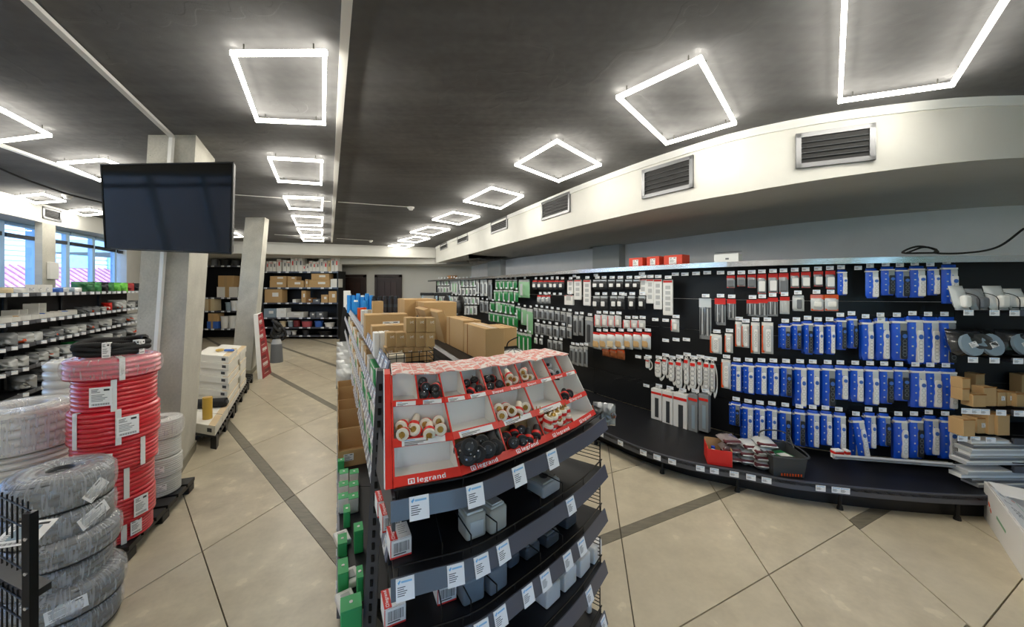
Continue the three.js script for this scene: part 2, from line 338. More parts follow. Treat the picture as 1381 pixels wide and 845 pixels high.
{
  // columns: the sides are given by their feet and their heads
  const q = (x, d, y) => new V3(x, y, -d);
  const column = (name, label, lo, hi) => {
    const o = structure(name, label, 'column', [lo[0][0], 0, -lo[0][1]]);
    const L = lo.map(([x, d]) => q(x, d, 0)), H = hi.map(([x, d]) => q(x, d, CEIL));
    wpart('shaft', hexa(L, H), M.concrete, o);
    const c = L.reduce((a, b) => a.add(b), new V3()).multiplyScalar(0.25), grow = (p, y, H2) => { const r = p.clone().lerp(H2, y / CEIL); r.y = y; return r.add(r.clone().sub(c).setY(0).normalize().multiplyScalar(0.018)); };
    const skirt = L.map((p, i) => grow(p, 0, H[i])), skirtTop = L.map((p, i) => grow(p, 0.1, H[i]));
    wpart('skirting', hexa(skirt, skirtTop), std(0x8d8878, 0.6), o);
    return o;
  };
  column('column', 'bare concrete column behind the hanging television', [[-3.39, 3.27], [-2.96, 3.27], [-3.325, 3.88], [-3.75, 3.88]], [[-3.19, 3.25], [-2.77, 3.25], [-3.10, 3.87], [-3.53, 3.87]]);
  column('column_far', 'concrete column beside the pallets in the aisle', [[-5.46, 7.2], [-5.08, 7.2], [-5.34, 7.73], [-5.70, 7.73]], [[-5.07, 7.05], [-4.70, 7.05], [-4.77, 7.28], [-5.14, 7.28]]);
  // cable trunking and cables under the ceiling
  const run = (name, label, cat, pts, w, m) => {
    const o = thing(name, label, cat, null, pts[0]);
    for (let i = 0; i + 1 < pts.length; i++) {
      const a = pts[i], b = pts[i + 1], d = b.clone().sub(a), g = box(w, w * 0.7, d.length()).applyQuaternion(new THREE.Quaternion().setFromUnitVectors(new V3(0, 0, 1), d.clone().normalize())).translate((a.x + b.x) / 2, (a.y + b.y) / 2, (a.z + b.z) / 2);
      wpart(i ? 'duct_drop' : 'duct', g, m, o);
    }
    return o;
  };
  const cy = CEIL - 0.019, drop = [onH(232, 181, cy)];
  run('cable_trunking', 'white ceiling cable trunking running down the column behind the television', 'trunking', [onH(10, -25, cy), pt(232, 184, 3.23), new V3(-3.18, 0.1, -3.235)], 0.035, M.plasticWhite);
  run('cable_trunking', 'long white cable trunking dividing the ceiling above the centre aisle', 'trunking', [onH(472, -60, cy), onH(447.5, 326, cy)], 0.045, M.plasticWhite);
  run('cable_trunking', 'white cable trunking on the ceiling left of the television', 'trunking', [onH(-20, 188, cy), onH(170, 256, cy)], 0.04, M.plasticWhite);
  const cab = thing('ceiling_cable', 'loose black cable under the ceiling left of the television', 'cable', null, onH(0, 228, CEIL));
  wpart('cable_core', tube([onH(-25, 216, CEIL - 0.02), onH(30, 240, CEIL - 0.03), onH(60, 251, CEIL - 0.05), onH(100, 264, CEIL - 0.03), onH(150, 276, CEIL - 0.02)], 0.012, 40), M.rubber, cab);
  for (const [a, b, l] of [[[268, 259], [446, 271.5], 'thin white wire on the ceiling between the television and the long trunking'], [[456, 272.2], [551, 279], 'thin white wire running from the long trunking to the nearer smoke detector'], [[370, 316], [443, 320.6], 'thin white wire on the ceiling left of the trunking far end'], [[454, 321.3], [497, 324], 'thin white wire running to the far smoke detector']]) {
    const o = thing('ceiling_wire', l, 'wire', null, onH(...a, CEIL - 0.008));
    wpart('wire_core', bar(onH(...a, CEIL - 0.008), onH(...b, CEIL - 0.008), 0.006), M.plasticWhite, o);
  }
  const det = thing('smoke_detector', 'white smoke detector on the ceiling above the centre aisle', 'detector', 'smoke detectors', onH(554, 279, CEIL));
  part('mount', cyl(0.06, 0.055, 0.025, 18, 0, -0.012), M.plasticWhite, det); part('sensor_head', cyl(0.042, 0.03, 0.03, 18, 0, -0.038), M.plasticWhite, det);
  dup(det, 'small white smoke detector near the far beam', 'smoke detectors', onH(500, 324, CEIL));
  dup(det, 'white smoke detector on the ceiling left of the television', 'smoke detectors', onH(91, 263, CEIL));
}
{
  // square LED frames hung under the ceiling
  const lampMat = new THREE.MeshStandardMaterial({ color: 0xffffff, emissive: LED.color, emissiveIntensity: LED.glow, roughness: 0.5 });
  const bodyMat = std(0x55554f, 0.5), HL = CEIL - 0.05, standoff = cyl(0.004, 0.004, 0.04, 5, 0, 0.033, 0);
  const frames = [
    ['nearest square light frame in the row left of the trunking', [[314, 72], [438, 71], [437, 166], [347, 162]]],
    ['second square light frame in the row left of the trunking', [[363, 213], [434, 217], [433, 248], [376, 244]]],
    ['third square light frame in the row left of the trunking', [[383, 265], [435, 267], [434, 283], [391, 281]]],
    ['fourth square light frame in the row left of the trunking', [[394, 291], [435, 293], [434, 304], [400, 303]]],
    ['fifth square light frame in the row left of the trunking', [[401, 308], [435, 310], [434, 317], [406, 316]]],
    ['farthest square light frame in the row left of the trunking', [[406, 319.5], [436, 320.5], [436, 325], [410, 324.5]]],
    ['largest square light frame, cut by the top edge above the blue packs', [[1142, -62], [1133, 136], [1284, 114], [1394, -62]]],
    ['second square light frame from the right along the white duct', [[944, 79], [991, 166], [899, 193], [834, 131]]],
    ['third square light frame from the right along the white duct', [[751, 190], [809, 222], [753, 244], [696, 222]]],
    ['fourth square light frame from the right along the white duct', [[663, 253], [705, 264], [675, 281], [626, 271]]],
    ['fifth square light frame from the right along the white duct', [[611, 286], [646, 292], [619, 302.5], [584, 296]]],
    ['sixth square light frame from the right along the white duct', [[577, 306], [606, 309], [584, 317], [554, 313]]],
    ['seventh square light frame from the right along the white duct', [[560, 319], [579, 321.5], [562, 326.5], [537, 324.5]]],
    ['farthest square light frame along the white duct', [[542, 329], [558, 330], [548, 333.5], [524, 331.5]]],
    ['square light frame cut by the left edge of the picture', [[-36, 128], [67, 182], [-70, 199], [-150, 165]]],
    ['square light frame half hidden by the top of the television', [[80, 220], [141, 215.5], [178, 229], [134, 243]]],
    ['square light frame nearest to the windows, left of the cable', [[23, 265], [58, 261.5], [87, 271], [48, 273.5]]],
    ['small square light frame just left of the television edge', [[94, 284.5], [120, 282], [146, 287.5], [114, 290.5]]],
    ['square light frame peeping out right of the television', [[292, 314.5], [319, 314], [327, 319], [298, 320]]],
  ];
  const behind = [[[-1.7, 0.2], [-1.2, 0.2], [-1.2, -0.4], [-1.7, -0.4]], [[2.2, -0.6], [2.8, -0.6], [2.8, -1.3], [2.2, -1.3]], [[-4.4, 0.0], [-3.8, 0.0], [-3.8, -0.7], [-4.4, -0.7]], [[-1.9, -1.7], [-1.3, -1.7], [-1.3, -2.4], [-1.9, -2.4]]];
  const list = frames.map(([l, c]) => [l, c.map(([x, y]) => onH(x, y, HL))]);
  behind.forEach((c, i) => list.push([`square light frame behind the viewer, ${['nearest the trunking', 'nearest the duct', 'nearest the windows', 'nearest the rear wall'][i]}`, c.map(([x, d]) => new V3(x, HL, -d))]));
  for (const [label, c] of list) {
    const mid = c.reduce((a, b) => a.add(b), new V3()).multiplyScalar(0.25);
    const o = thing('light_frame', label, 'ceiling light', 'square light frames', mid);
    for (let i = 0; i < 4; i++) {
      const a = c[i], b = c[(i + 1) % 4], d = b.clone().sub(a), len = d.length(), turn = Math.atan2(d.x, d.z);
      const m = part('light_bar', box(0.021, 0.026, len + 0.021), lampMat, o), k = a.clone().lerp(b, 0.5).sub(mid);
      m.position.copy(k); m.rotation.y = turn;
      for (const t of [0.12, 0.88]) { const w = part('standoff', standoff, bodyMat, o); w.position.copy(a).lerp(b, t).sub(mid); }
      for (const side of [-1, 1]) {                                     // the diffuser's two flanks
        const L = new THREE.RectAreaLight(LED.color, LED.power / 2, 0.021, len);
        L.name = 'light_bar_glow';
        L.position.copy(k).add(new V3(Math.cos(turn) * side * 0.012, -0.018, -Math.sin(turn) * side * 0.012));
        L.quaternion.setFromEuler(new THREE.Euler(-Math.PI / 2, turn, 0, 'YXZ')).premultiply(new THREE.Quaternion().setFromAxisAngle(new V3(Math.sin(turn), 0, Math.cos(turn)), side * 0.95));
        o.add(L);
      }
    }
  }
}
{
  // outdoors: yard, neighbour's hall with a red roof, shrubs before the shopfront
  const g = structure('ground', 'paved yard outside the shop windows', 'ground');
  part('paving', box(120, 0.2, 120, 0, -0.4, 0), std(0x8f9188, 0.9), g);
  const lw = structure('lawn', 'green lawn outside the rear shopfront', 'lawn'); part('grass', box(60, 0.1, 50, 8, -0.26, 30), std(0x49702f, 0.95), lw);
  const a = pt(-60, 388, 17), b = pt(215, 388, 25), dir = b.clone().sub(a), len = dir.length(), turn = Math.atan2(-dir.z, dir.x), mid = a.clone().lerp(b, 0.5);
  const h = thing('neighbour_hall', 'white sided hall with a pinkish red roof seen through the left windows', 'building', null, [mid.x, -0.3, mid.z], turn);
  part('wall', box(len + 14, 9, 0.3, 0, 4.5, -0.6), std(0xa9a7a4, 0.7), h);
  const board = box(len + 14, 0.2, 0.05);
  for (let i = 0; i < 22; i++) { const m = part('siding_board', board, std(0xd8d6d2, 0.6), h); m.position.set(0, 3.0 + i * 0.26, -0.42); m.rotation.x = 0.12; }
  const roof = part('lean_to_roof', box(len + 14, 0.08, 3.6, 0, 0, 0), std(0xc98a95, 0.6), h); roof.position.set(0, 2.45, 1.1); roof.rotation.x = 0.42;
  const rib = box(0.06, 0.07, 3.6);
  for (let i = 0; i < 70; i++) { const m = part('roof_rib', rib, std(0xb0606f, 0.6), h); m.position.set(-len / 2 - 6 + i * (len + 12) / 70, 2.5, 1.1); m.rotation.x = 0.42; }
  for (const u of [-0.13, 0.03, 0.24, 0.33]) { const m = part('window', box(0.8, 1.5, 0.1), std(0x86b4d8, 0.15), h); m.position.set(u * len, 3.9, -0.33); }
  const hedge = std(0x3f6b2a, 0.9);
  for (let i = 0; i < 7; i++) {
    const o = thing('shrub', `${ORD[i]} leafy green shrub from the left outside the rear shopfront`, 'shrub', null, [-2 + i * 3.1, -0.3, 9 + (i % 3)]);
    const g2 = new THREE.IcosahedronGeometry(1.4, 3), p = g2.attributes.position;
    for (let k = 0; k < p.count; k++) { const f = 1 + 0.35 * fbm(p.getX(k) * 1.6 + i, p.getY(k) * 1.6, p.getZ(k) * 1.6, 3); p.setXYZ(k, p.getX(k) * f, p.getY(k) * f * 1.7 + 2.4, p.getZ(k) * f); }
    g2.computeVertexNormals();
    part('foliage', g2, hedge, o); part('stem', cyl(0.07, 0.1, 0.6, 8, 0, 0.3), M.door, o);
  }
}
// ---------------------------------------------------------------- prints
const INK = { tag: null };
const scribble = (g, x, y, w, lines, lh, color = '#333') => { g.fillStyle = color; for (let i = 0; i < lines; i++) g.fillRect(x, y + i * lh, w * (0.6 + 0.4 * ((i * 37 + 13) % 10) / 10), lh * 0.45); };
const tagTex = canvasTex(256, 192, (g, w, h) => {
  g.fillStyle = '#f4f5f7'; g.fillRect(0, 0, w, h);
  g.fillStyle = '#6fb4e6'; g.beginPath(); g.moveTo(24, 34); g.lineTo(60, 14); g.lineTo(66, 30); g.lineTo(40, 52); g.fill();
  g.font = 'bold 26px sans-serif'; g.fillStyle = '#8cc3ea'; g.fillRect(74, 26, 150, 16);
  scribble(g, 22, 72, 150, 5, 17, '#5a5d66');
});
const legTex = canvasTex(512, 96, (g, w, h) => {
  g.fillStyle = '#e8392c'; g.fillRect(0, 0, w, h);
  g.strokeStyle = '#fff'; g.lineWidth = 9; g.strokeRect(106, 26, 42, 42); g.fillStyle = '#fff'; g.fillRect(120, 40, 14, 28);
  g.font = 'bold 62px sans-serif'; g.fillText('legrand', 166, 68);
});
const legLabelTex = canvasTex(512, 96, (g, w, h) => {
  g.fillStyle = '#e8392c'; g.fillRect(0, 0, w, h);
  g.fillStyle = '#f2f2f0'; g.fillRect(70, 4, 372, 84); g.fillStyle = '#a9cdea'; g.fillRect(92, 14, 90, 12);
  g.fillStyle = '#5a5a5a'; g.fillRect(92, 36, 200, 9); g.fillRect(92, 52, 160, 8); g.fillRect(92, 68, 110, 10);
});
const legSideTex = canvasTex(256, 256, (g, w, h) => {
  g.fillStyle = '#f1efea'; g.fillRect(0, 0, w, h); g.fillStyle = '#e0332b'; g.fillRect(0, 0, 92, h);
  g.save(); g.translate(62, 236); g.rotate(-Math.PI / 2); g.fillStyle = '#fff'; g.font = 'bold 50px sans-serif'; g.strokeStyle = '#fff'; g.lineWidth = 6; g.strokeRect(0, -34, 30, 32); g.fillText('legrand', 42, 0); g.restore();
  g.fillStyle = '#777'; for (let i = 0; i < 5; i++) g.fillRect(118, 40 + i * 34, 70 + (i * 29) % 40, 7);
});
const barcodeTex = canvasTex(256, 160, (g, w, h) => {
  g.fillStyle = '#eceae6'; g.fillRect(0, 0, w, h); g.fillStyle = '#e0332b'; g.fillRect(0, h - 16, w, 16); g.fillRect(0, 0, 10, h);
  g.fillStyle = '#333'; for (let i = 0, x = 40; x < 230; i++) { const k = 2 + (i * 7) % 6; g.fillRect(x, 24, k, 88); x += k + 3 + (i * 5) % 4; }
  g.fillRect(40, 120, 150, 10);
});
const paperTex = canvasTex(256, 256, (g, w, h) => {
  g.fillStyle = '#f3f2f0'; g.fillRect(0, 0, w, h); scribble(g, 24, 24, 110, 3, 18); scribble(g, 24, 96, 200, 5, 20, '#777'); g.fillStyle = '#222'; g.fillRect(160, 26, 66, 26); for (let x = 28; x < 220; x += 7) g.fillRect(x, 214, 2 + (x * 3) % 4, 26);
});
const cartonPrint = canvasTex(256, 256, (g, w, h) => {
  g.fillStyle = '#c39f6c'; g.fillRect(0, 0, w, h); g.strokeStyle = '#efe7d8'; g.lineWidth = 9;
  g.beginPath(); g.moveTo(110, 50); g.bezierCurveTo(108, 90, 108, 92, 130, 94); g.moveTo(132, 94); g.bezierCurveTo(128, 60, 160, 52, 160, 92); g.moveTo(166, 70); g.lineTo(206, 70); g.bezierCurveTo(206, 40, 168, 60, 176, 88); g.lineTo(216, 92); g.stroke();
});
const shelfTex = dataTex(256, (u, v) => { const n = tiled((a, b) => fbm(a * 6, b, 3, 3), u, v, 10); const g = 118 + n * 30; return [g, g, g * 1.08]; }, true, 1, 1);
const kraftTex = dataTex(512, (u, v) => { const n = tiled((a, b) => fbm(a, b * 5, 3, 4), u, v, 12), f = tiled((a, b) => fbm(a, b, 5, 2), u, v, 60); const m = n * 18 + f * 14; return [196 + m, 160 + m, 110 + m * 0.9]; }, true, 2, 2);
Object.assign(M, {
  tag: std(0xffffff, 0.5, 0, { map: tagTex }), legLip: std(0xffffff, 0.45, 0, { map: legTex }), legLabel: std(0xffffff, 0.45, 0, { map: legLabelTex }),
  legSide: std(0xffffff, 0.4, 0, { map: legSideTex }), barcode: std(0xffffff, 0.45, 0, { map: barcodeTex }), paper: std(0xffffff, 0.6, 0, { map: paperTex }),
  kraft: std(0xffffff, 0.85, 0, { map: kraftTex }), kraftDark: std(0xcfa873, 0.85, 0, { map: kraftTex }), kraftPrint: std(0xffffff, 0.85, 0, { map: cartonPrint }), tape: std(0xb9996a, 0.35),
  red: std(0xe0281f, 0.45), legRed: std(0xe5372a, 0.45), cardWhite: std(0xeceae4, 0.7), cardGrey: std(0xd6d4cd, 0.7),
  blue: phys(0x0d54d2, 0.32, { clearcoat: 0.6, clearcoatRoughness: 0.25 }), blueMark: std(0x3f6cc0, 0.4), greyBlue: std(0x8fa1ad, 0.5),
  socketGrey: std(0xb9bab9, 0.5), darkGrey: std(0x3a3c3f, 0.5), midGrey: std(0x6d7074, 0.5), paleGrey: std(0xb8babb, 0.4),
  orange: phys(0xe2561d, 0.4, { clearcoat: 0.4 }), green: phys(0x1f7a3c, 0.35, { clearcoat: 0.5 }), greenPale: std(0x7fae84, 0.45), beige: std(0xd9c6a0, 0.6), brown: std(0x8a4a22, 0.5),
  clearGrey: phys(0x8b8f92, 0.25, { clearcoat: 0.8 }), clearPale: phys(0xc9cccb, 0.28, { clearcoat: 0.8, clearcoatRoughness: 0.2 }), tieBlack: std(0x202225, 0.4), shelf: std(0xffffff, 0.5, 0.1, { map: shelfTex, color: 0x33363c }),
});
// ---------------------------------------------------------------- the long pegboard wall, bay by bay
const P_PANEL = new Plan(fromPx([[1420, 3.12], [1381, 3.15], [1290, 3.2], [1128, 3.4], [1000, 3.78], [900, 4.38], [800, 5.35], [700, 7.5], [640, 9.7], [610, 11.2], [585, 12.8]])).facing();
const P_BASE = new Plan(fromPx([[1440, 2.66], [1290, 2.69], [1200, 2.75], [1130, 2.82], [1060, 2.91], [1000, 3.04], [930, 3.2], [870, 3.45], [820, 3.82], [780, 4.2], [740, 4.75], [700, 5.6], [650, 7.2], [600, 9.6], [575, 11.4]])).facing();
function panelAt(px, off = 0) {
  let s = P_PANEL.hit(px).s;
  const proj = (k) => { const q = P_PANEL.point(k, off, 0); return CX + q.x / -q.z * F; };
  for (let i = 0; i < 14; i++) { const k = proj(s), m = (proj(s + 0.01) - k) / 0.01; s += Math.max(-0.3, Math.min(0.3, (px - k) / m)); }
  const p = P_PANEL.point(s, off, 0);
  return { s, d: -p.z, p, ppm: Math.abs(proj(s + 0.01) - proj(s - 0.01)) / 0.02, turn: P_PANEL.turn(s) };
}
const bayEdges = [1420, 1287, 1128, 990, 890, 801, 745, 700, 668, 642, 620, 602, 588], bays = [];
const bayWords = ['right-hand shelved bay with trunking and kraft boxes', 'pegboard bay with the right half of the blue packs', 'pegboard bay with the left half of the blue packs', 'pegboard bay with white hanging power strips', 'pegboard bay with beige packs above an empty deep base', 'pegboard bay with white multi-gang frames and clear packs', 'pegboard bay with black and white packs behind the display', 'pegboard bay with the green packs', 'far pegboard bay with pale tall packs', 'far pegboard bay behind the cable reel', 'far pegboard bay with rows of pale packs', 'farthest pegboard bay beside the back wall'];
const TOP = 1.95;
for (let b = 0; b + 1 < bayEdges.length; b++) {
  const x0 = bayEdges[b + 1], x1 = bayEdges[b], s0 = panelAt(x0).s, s1 = panelAt(x1).s, mid = P_PANEL.point((s0 + s1) / 2, 0, 0), e = Math.sign(s1 - s0) * 0.004;
  const o = thing('pegboard_bay', 'black ' + bayWords[b], 'shelving', 'bays of the pegboard wall', mid);
  bays.push({ x0, x1, o });
  for (let k = 0; k < 5; k++) wpart('back_panel', P_PANEL.sweep(s0 + e, s1 - e, rect(-0.03, 0, 0.2 + k * 0.345, 0.2 + k * 0.345 + 0.341)), M.panel, o);
  wpart('upright', P_PANEL.sweep(s0 - e, s0 + e, rect(-0.05, -0.002, 0, TOP)), M.black, o);
  if (b < 6) {
    const rings = [], lip = [], n = 10;
    for (let i = 0; i <= n; i++) {
      const px = x0 + (x1 - x0) * i / n, A = P_BASE.at(P_BASE.hit(px).s), B = P_PANEL.point(panelAt(px).s, 0, 0), f = new V3(A.x, 0, -A.d), r = B.clone().sub(f).setY(0).normalize();
      rings.push([new V3(f.x, 0.165, f.z), new V3(B.x, 0.165, B.z), new V3(B.x, 0.19, B.z), new V3(f.x, 0.19, f.z)]);
      const g = f.clone().addScaledVector(r, 0.02);
      lip.push([new V3(f.x, 0.13, f.z), new V3(g.x, 0.13, g.z), new V3(g.x, 0.2, g.z), new V3(f.x, 0.2, f.z)]);
    }
    wpart('kick_panel', loft(rings.map((r) => { const a = r[0].clone().lerp(r[1], 0.16), c = r[0].clone().lerp(r[1], 0.2); return [a.clone().setY(0.001), c.clone().setY(0.001), c.clone().setY(0.165), a.clone().setY(0.165)]; }), 0.5), M.black, o);
    wpart('base_shelf', loft(rings, 0.5), M.shelf, o); wpart('base_lip', loft(lip, 0.5), M.rail, o);
    for (const t of [0.03]) {
      const px = x0 + (x1 - x0) * t, A = P_BASE.at(P_BASE.hit(px).s), foot = new V3(A.x, 0, -A.d), B = P_PANEL.point(panelAt(px).s, 0, 0);
      const at = foot.clone().lerp(B, 0.06);
      wpart('foot', merge([cyl(0.012, 0.012, 0.13, 8, at.x, 0.075, at.z), cyl(0.018, 0.022, 0.025, 10, at.x, 0.0125, at.z)]), M.rubber, o);
    }
  } else wpart('base_shelf', P_PANEL.sweep(s0, s1, rect(0, 0.5, 0.1, 0.19)), M.shelf, o);
  wpart('canopy', P_PANEL.sweep(s0, s1, rect(-0.04, 0.27, TOP - 0.03, TOP - 0.012)), M.rail, o);
  wpart('canopy_lip', P_PANEL.sweep(s0, s1, [[0.27, TOP - 0.045], [0.285, TOP - 0.045], [0.285, TOP + 0.005], [0.26, TOP + 0.005]]), M.chrome, o);
}
const bayOf = (px) => (bays.find((b) => px >= b.x0 && px < b.x1) ?? bays[bays.length - 1]).o;
const tagGeo = box(0.052, 0.034, 0.003), hookGeo = new THREE.CylinderGeometry(0.0025, 0.0025, 1, 5).rotateX(Math.PI / 2).translate(0, 0, 0.5);
function hook(px, y, reach = 0.2, tagged = true) {
  const q = panelAt(px, reach), o = bayOf(px), base = P_PANEL.point(q.s, 0, hAt(y, q.d)), m = part('hook', hookGeo, M.chrome, o);
  m.position.copy(base).sub(o.position); m.rotation.y = q.turn; m.scale.z = reach;
  if (tagged) { const t = part('price_tag', tagGeo, M.tag, m); t.position.set(0, 0.012, 1.02); t.scale.set(Math.min(1.5, 11 / q.ppm / 0.052), 1, 1 / reach); }
}
const tagsOnly = [[911, 371], [924, 371], [939, 370], [954, 369], [972, 369], [1157, 363], [884, 432], [898, 433], [898, 460], [912, 459], [926, 459], [861, 482], [873, 484], [745, 375], [752, 375], [804, 372], [775, 373], [866, 370], [842, 398], [737, 397], [748, 397], [756, 397], [1188, 432], [829, 511], [838, 507], [848, 513], [860, 516], [872, 521]];
for (const [x, y] of tagsOnly) hook(x, y, 0.2, y < 505 || x > 870);
for (let x = 595; x < 670; x += 5) hook(x, 375 + (670 - x) * 0.01, 0.12);
// ---------------------------------------------------------------- packs that hang on the hooks (unit size: 1 wide, 1 high, 1 thick)
function pillow(w = 1, h = 1, t = 1, nx = 6, ny = 8, noise = 0.12, k = 1) {
  const pos = [], uv = [], idx = [];
  for (const side of [1, -1]) for (let j = 0; j <= ny; j++) for (let i = 0; i <= nx; i++) {
    const u = i / nx * 2 - 1, v = j / ny * 2 - 1, f = (1 - u ** 4) * (1 - v ** 6), n = 1 + noise * N.noise(i * 0.9 + k * 7, j * 0.8, side * 3 + k);
    pos.push(u * w / 2 * (1 + 0.02 * N.noise(j * 0.7, k, 2)), -h / 2 + v * h / 2, t / 2 + side * t / 2 * f * n); uv.push(i / nx, j / ny);
  }
  const per = (nx + 1) * (ny + 1);
  for (const s of [0, 1]) for (let j = 0; j < ny; j++) for (let i = 0; i < nx; i++) {
    const a = s * per + j * (nx + 1) + i, b = a + 1, c = a + nx + 1, d = c + 1;
    s ? idx.push(a, c, b, b, c, d) : idx.push(a, b, c, b, d, c);
  }
  const g = new THREE.BufferGeometry();
  g.setAttribute('position', new THREE.Float32BufferAttribute(pos, 3)); g.setAttribute('uv', new THREE.Float32BufferAttribute(uv, 2)); g.setIndex(idx); g.computeVertexNormals();
  return g;
}
const disc = (r, x, y, z, sy = 1, n = 12) => new THREE.CylinderGeometry(r, r, 0.12, n).rotateX(Math.PI / 2).scale(1, sy, 1).translate(x, y, z);
const ring = (r, w, x, y, z, sy = 1) => new THREE.TorusGeometry(r, w, 5, 14).scale(1, sy, 0.6).translate(x, y, z);
const kinds = {
  blue(o, dark, n = 4, k = 1) {
    part('bag', pillow(1, 1, 0.8, 6, 10, 0.25, k), M.blue, o, 'glossy blue plastic bag');
    part('window_film', rbox(0.48, 0.84, 0.16, 0.05, 0.24, -0.54, 0.74), dark ? M.clearGrey : M.clearPale, o);
    const s = part('power_strip', rbox(0.4, 0.66, 0.35, 0.05, 0.24, -0.62, 0.9), dark ? M.tieBlack : M.plasticWhite, o);
    part('logo', disc(0.16, 0.24, -0.42, 1.05, 0.32), M.blueMark, s);
    for (let i = 0; i < n; i++) part('socket', ring(0.13, 0.035, 0.24, -0.54 - i * 0.38 / n, 1.06, 0.34), dark ? M.midGrey : M.socketGrey, s);
    part('header_strip', box(1.02, 0.045, 0.6, 0, -0.1, 0.45), M.cardWhite, o);
    for (let i = 0; i < 4; i++) part('printed_mark', box(0.11, 0.03, 0.06, -0.24, -0.24 - i * 0.19, 0.86), M.clearPale, o);
  },
  redSwitch(o, dark, n, k = 1) {
    part('header_card', box(1, 0.32, 0.2, 0, -0.16, 0.3), M.red, o, 'red header card');
    part('blister', pillow(0.96, 0.8, 0.8, 5, 5, 0.15, k).translate(0, -0.2, 0), M.clearGrey, o);
    part('device', rbox(0.7, 0.52, 0.3, 0.06, 0.02, -0.62, 0.8), dark ? M.midGrey : M.plasticWhite, o);
    part('footer_card', box(0.9, 0.07, 0.2, 0, -0.96, 0.35), M.red, o);
  },
  ties(o, dark, n, k = 1) {
    part('header_card', box(1, 0.22, 0.25, 0, -0.11, 0.4), n ? M.red : M.clearPale, o);
    part('bag', pillow(1, 0.9, 0.6, 5, 6, 0.4, k).translate(0, -0.1, 0), dark ? M.clearGrey : M.clearPale, o);
    for (let i = 0; i < 6; i++) { const m = part('cable_tie', box(0.06, 0.66, 0.1), i % 3 === 1 ? M.clearPale : dark ? M.tieBlack : M.socketGrey, o); m.position.set(-0.36 + i * 0.145, -0.58 + 0.03 * (i % 2), 0.58); m.rotation.z = (i % 3 - 1) * 0.06; }
  },
  orange(o, dark, n, k = 1) {
    part('header_card', box(1, 0.28, 0.3, 0, -0.14, 0.4), M.orange, o, 'orange header card');
    part('bag', pillow(0.98, 0.8, 1, 5, 5, 0.3, k).translate(0, -0.2, 0), M.clearPale, o);
    part('content', rbox(0.62, 0.34, 0.4, 0.1, 0.02, -0.58, 0.85), M.cardWhite, o);
    part('footer_card', box(0.9, 0.12, 0.4, 0, -0.92, 0.5), M.orange, o);
  },
  whiteStrip(o, dark, n = 4, k = 1) {
    part('bag', pillow(1, 1, 0.9, 5, 8, 0.2, k), M.clearPale, o);
    part('edge_print', box(0.24, 0.86, 0.3, -0.37, -0.54, 0.55), M.orange, o, 'orange printed edge');
    const s = part('power_strip', rbox(0.46, 0.72, 0.3, 0.06, 0.08, -0.58, 0.9), M.plasticWhite, o);
    for (let i = 0; i < n; i++) part('socket', ring(0.11, 0.03, 0.08, -0.34 - i * 0.5 / n, 1.06, 0.4), M.socketGrey, s);
    part('header_strip', box(0.9, 0.1, 0.4, 0, -0.06, 0.5), M.cardWhite, o);
  },
  bw(o, dark, n, k = 1) {
    part('header_card', box(0.9, 0.24, 0.2, 0, -0.12, 0.4), n ? M.red : M.clearPale, o);
    part('blister', pillow(1, 0.84, 1, 5, 5, 0.2, k).translate(0, -0.16, 0), dark ? M.clearGrey : M.tieBlack, o);
    part('device', rbox(0.5, 0.36, 0.3, 0.06, 0.1 * (k % 3 - 1), -0.58, 0.95), dark ? M.paleGrey : M.plasticWhite, o);
  },
  frame(o, dark, n = 4) {
    part('card', rbox(1, 1, 0.5, 0.06, 0, -0.5, 0.3), M.plasticWhite, o);
    part('top_print', box(0.9, 0.06, 0.06, 0, -0.05, 0.57), M.red, o);
    for (let i = 0; i < n; i++) part('gang_window', box(0.5, 0.5 / n, 0.06, 0.02, -0.2 - (i + 0.1) * 0.76 / n, 0.57), M.socketGrey, o);
  },
  redWhite(o, dark, n, k = 1) {
    part('bag', pillow(1, 1, 1, 5, 6, 0.3, k), M.clearPale, o);
    part('edge_print', box(0.3, 0.8, 0.3, -0.34, -0.5, 0.62), M.red, o, 'red printed edge');
    part('content', rbox(0.42, 0.46, 0.3, 0.08, 0.12, -0.58, 0.92), M.cardWhite, o);
  },
  beigeBag(o, dark, n, k = 1) {
    part('header_card', box(0.94, 0.2, 0.3, 0, -0.1, 0.4), n ? M.red : M.clearPale, o);
    part('bag', pillow(1, 0.9, 1, 5, 6, 0.3, k).translate(0, -0.1, 0), M.clearPale, o);
    part('content', rbox(0.66, 0.4, 0.3, 0.1, 0, -0.68, 0.88), k % 2 ? M.beige : M.kraft, o);
  },
  greenBag(o, dark, n, k = 1) {
    part('header_card', box(0.9, 0.14, 0.3, 0, -0.07, 0.4), M.clearPale, o);
    part('bag', pillow(1, 0.92, 0.9, 5, 6, 0.25, k).translate(0, -0.08, 0), dark ? M.greenPale : M.green, o);
    part('pale_stripe', box(0.22, 0.66, 0.16, -0.26 + 0.1 * (k % 3), -0.56, 0.86), M.clearPale, o);
  },
  greyBag(o, dark, n, k = 1) {
    part('header_card', box(0.9, 0.14, 0.3, 0, -0.07, 0.4), M.clearPale, o);
    part('blister', pillow(1, 0.92, 0.9, 5, 6, 0.25, k).translate(0, -0.08, 0), dark ? M.clearGrey : M.clearPale, o);
    part('content', rbox(0.44, 0.6, 0.25, 0.08, 0.06, -0.55, 0.84), dark ? M.darkGrey : k % 2 ? M.midGrey : M.greenPale, o);
  },
  hangStrip(o, dark, n = 4, k = 1) {
    const s = part('power_strip', rbox(0.8, 0.9, 0.7, 0.2, 0, -0.47, 0.5), M.plasticWhite, o);
    part('red_label', box(0.6, 0.1, 0.1, 0, -0.14, 0.86), M.red, s);
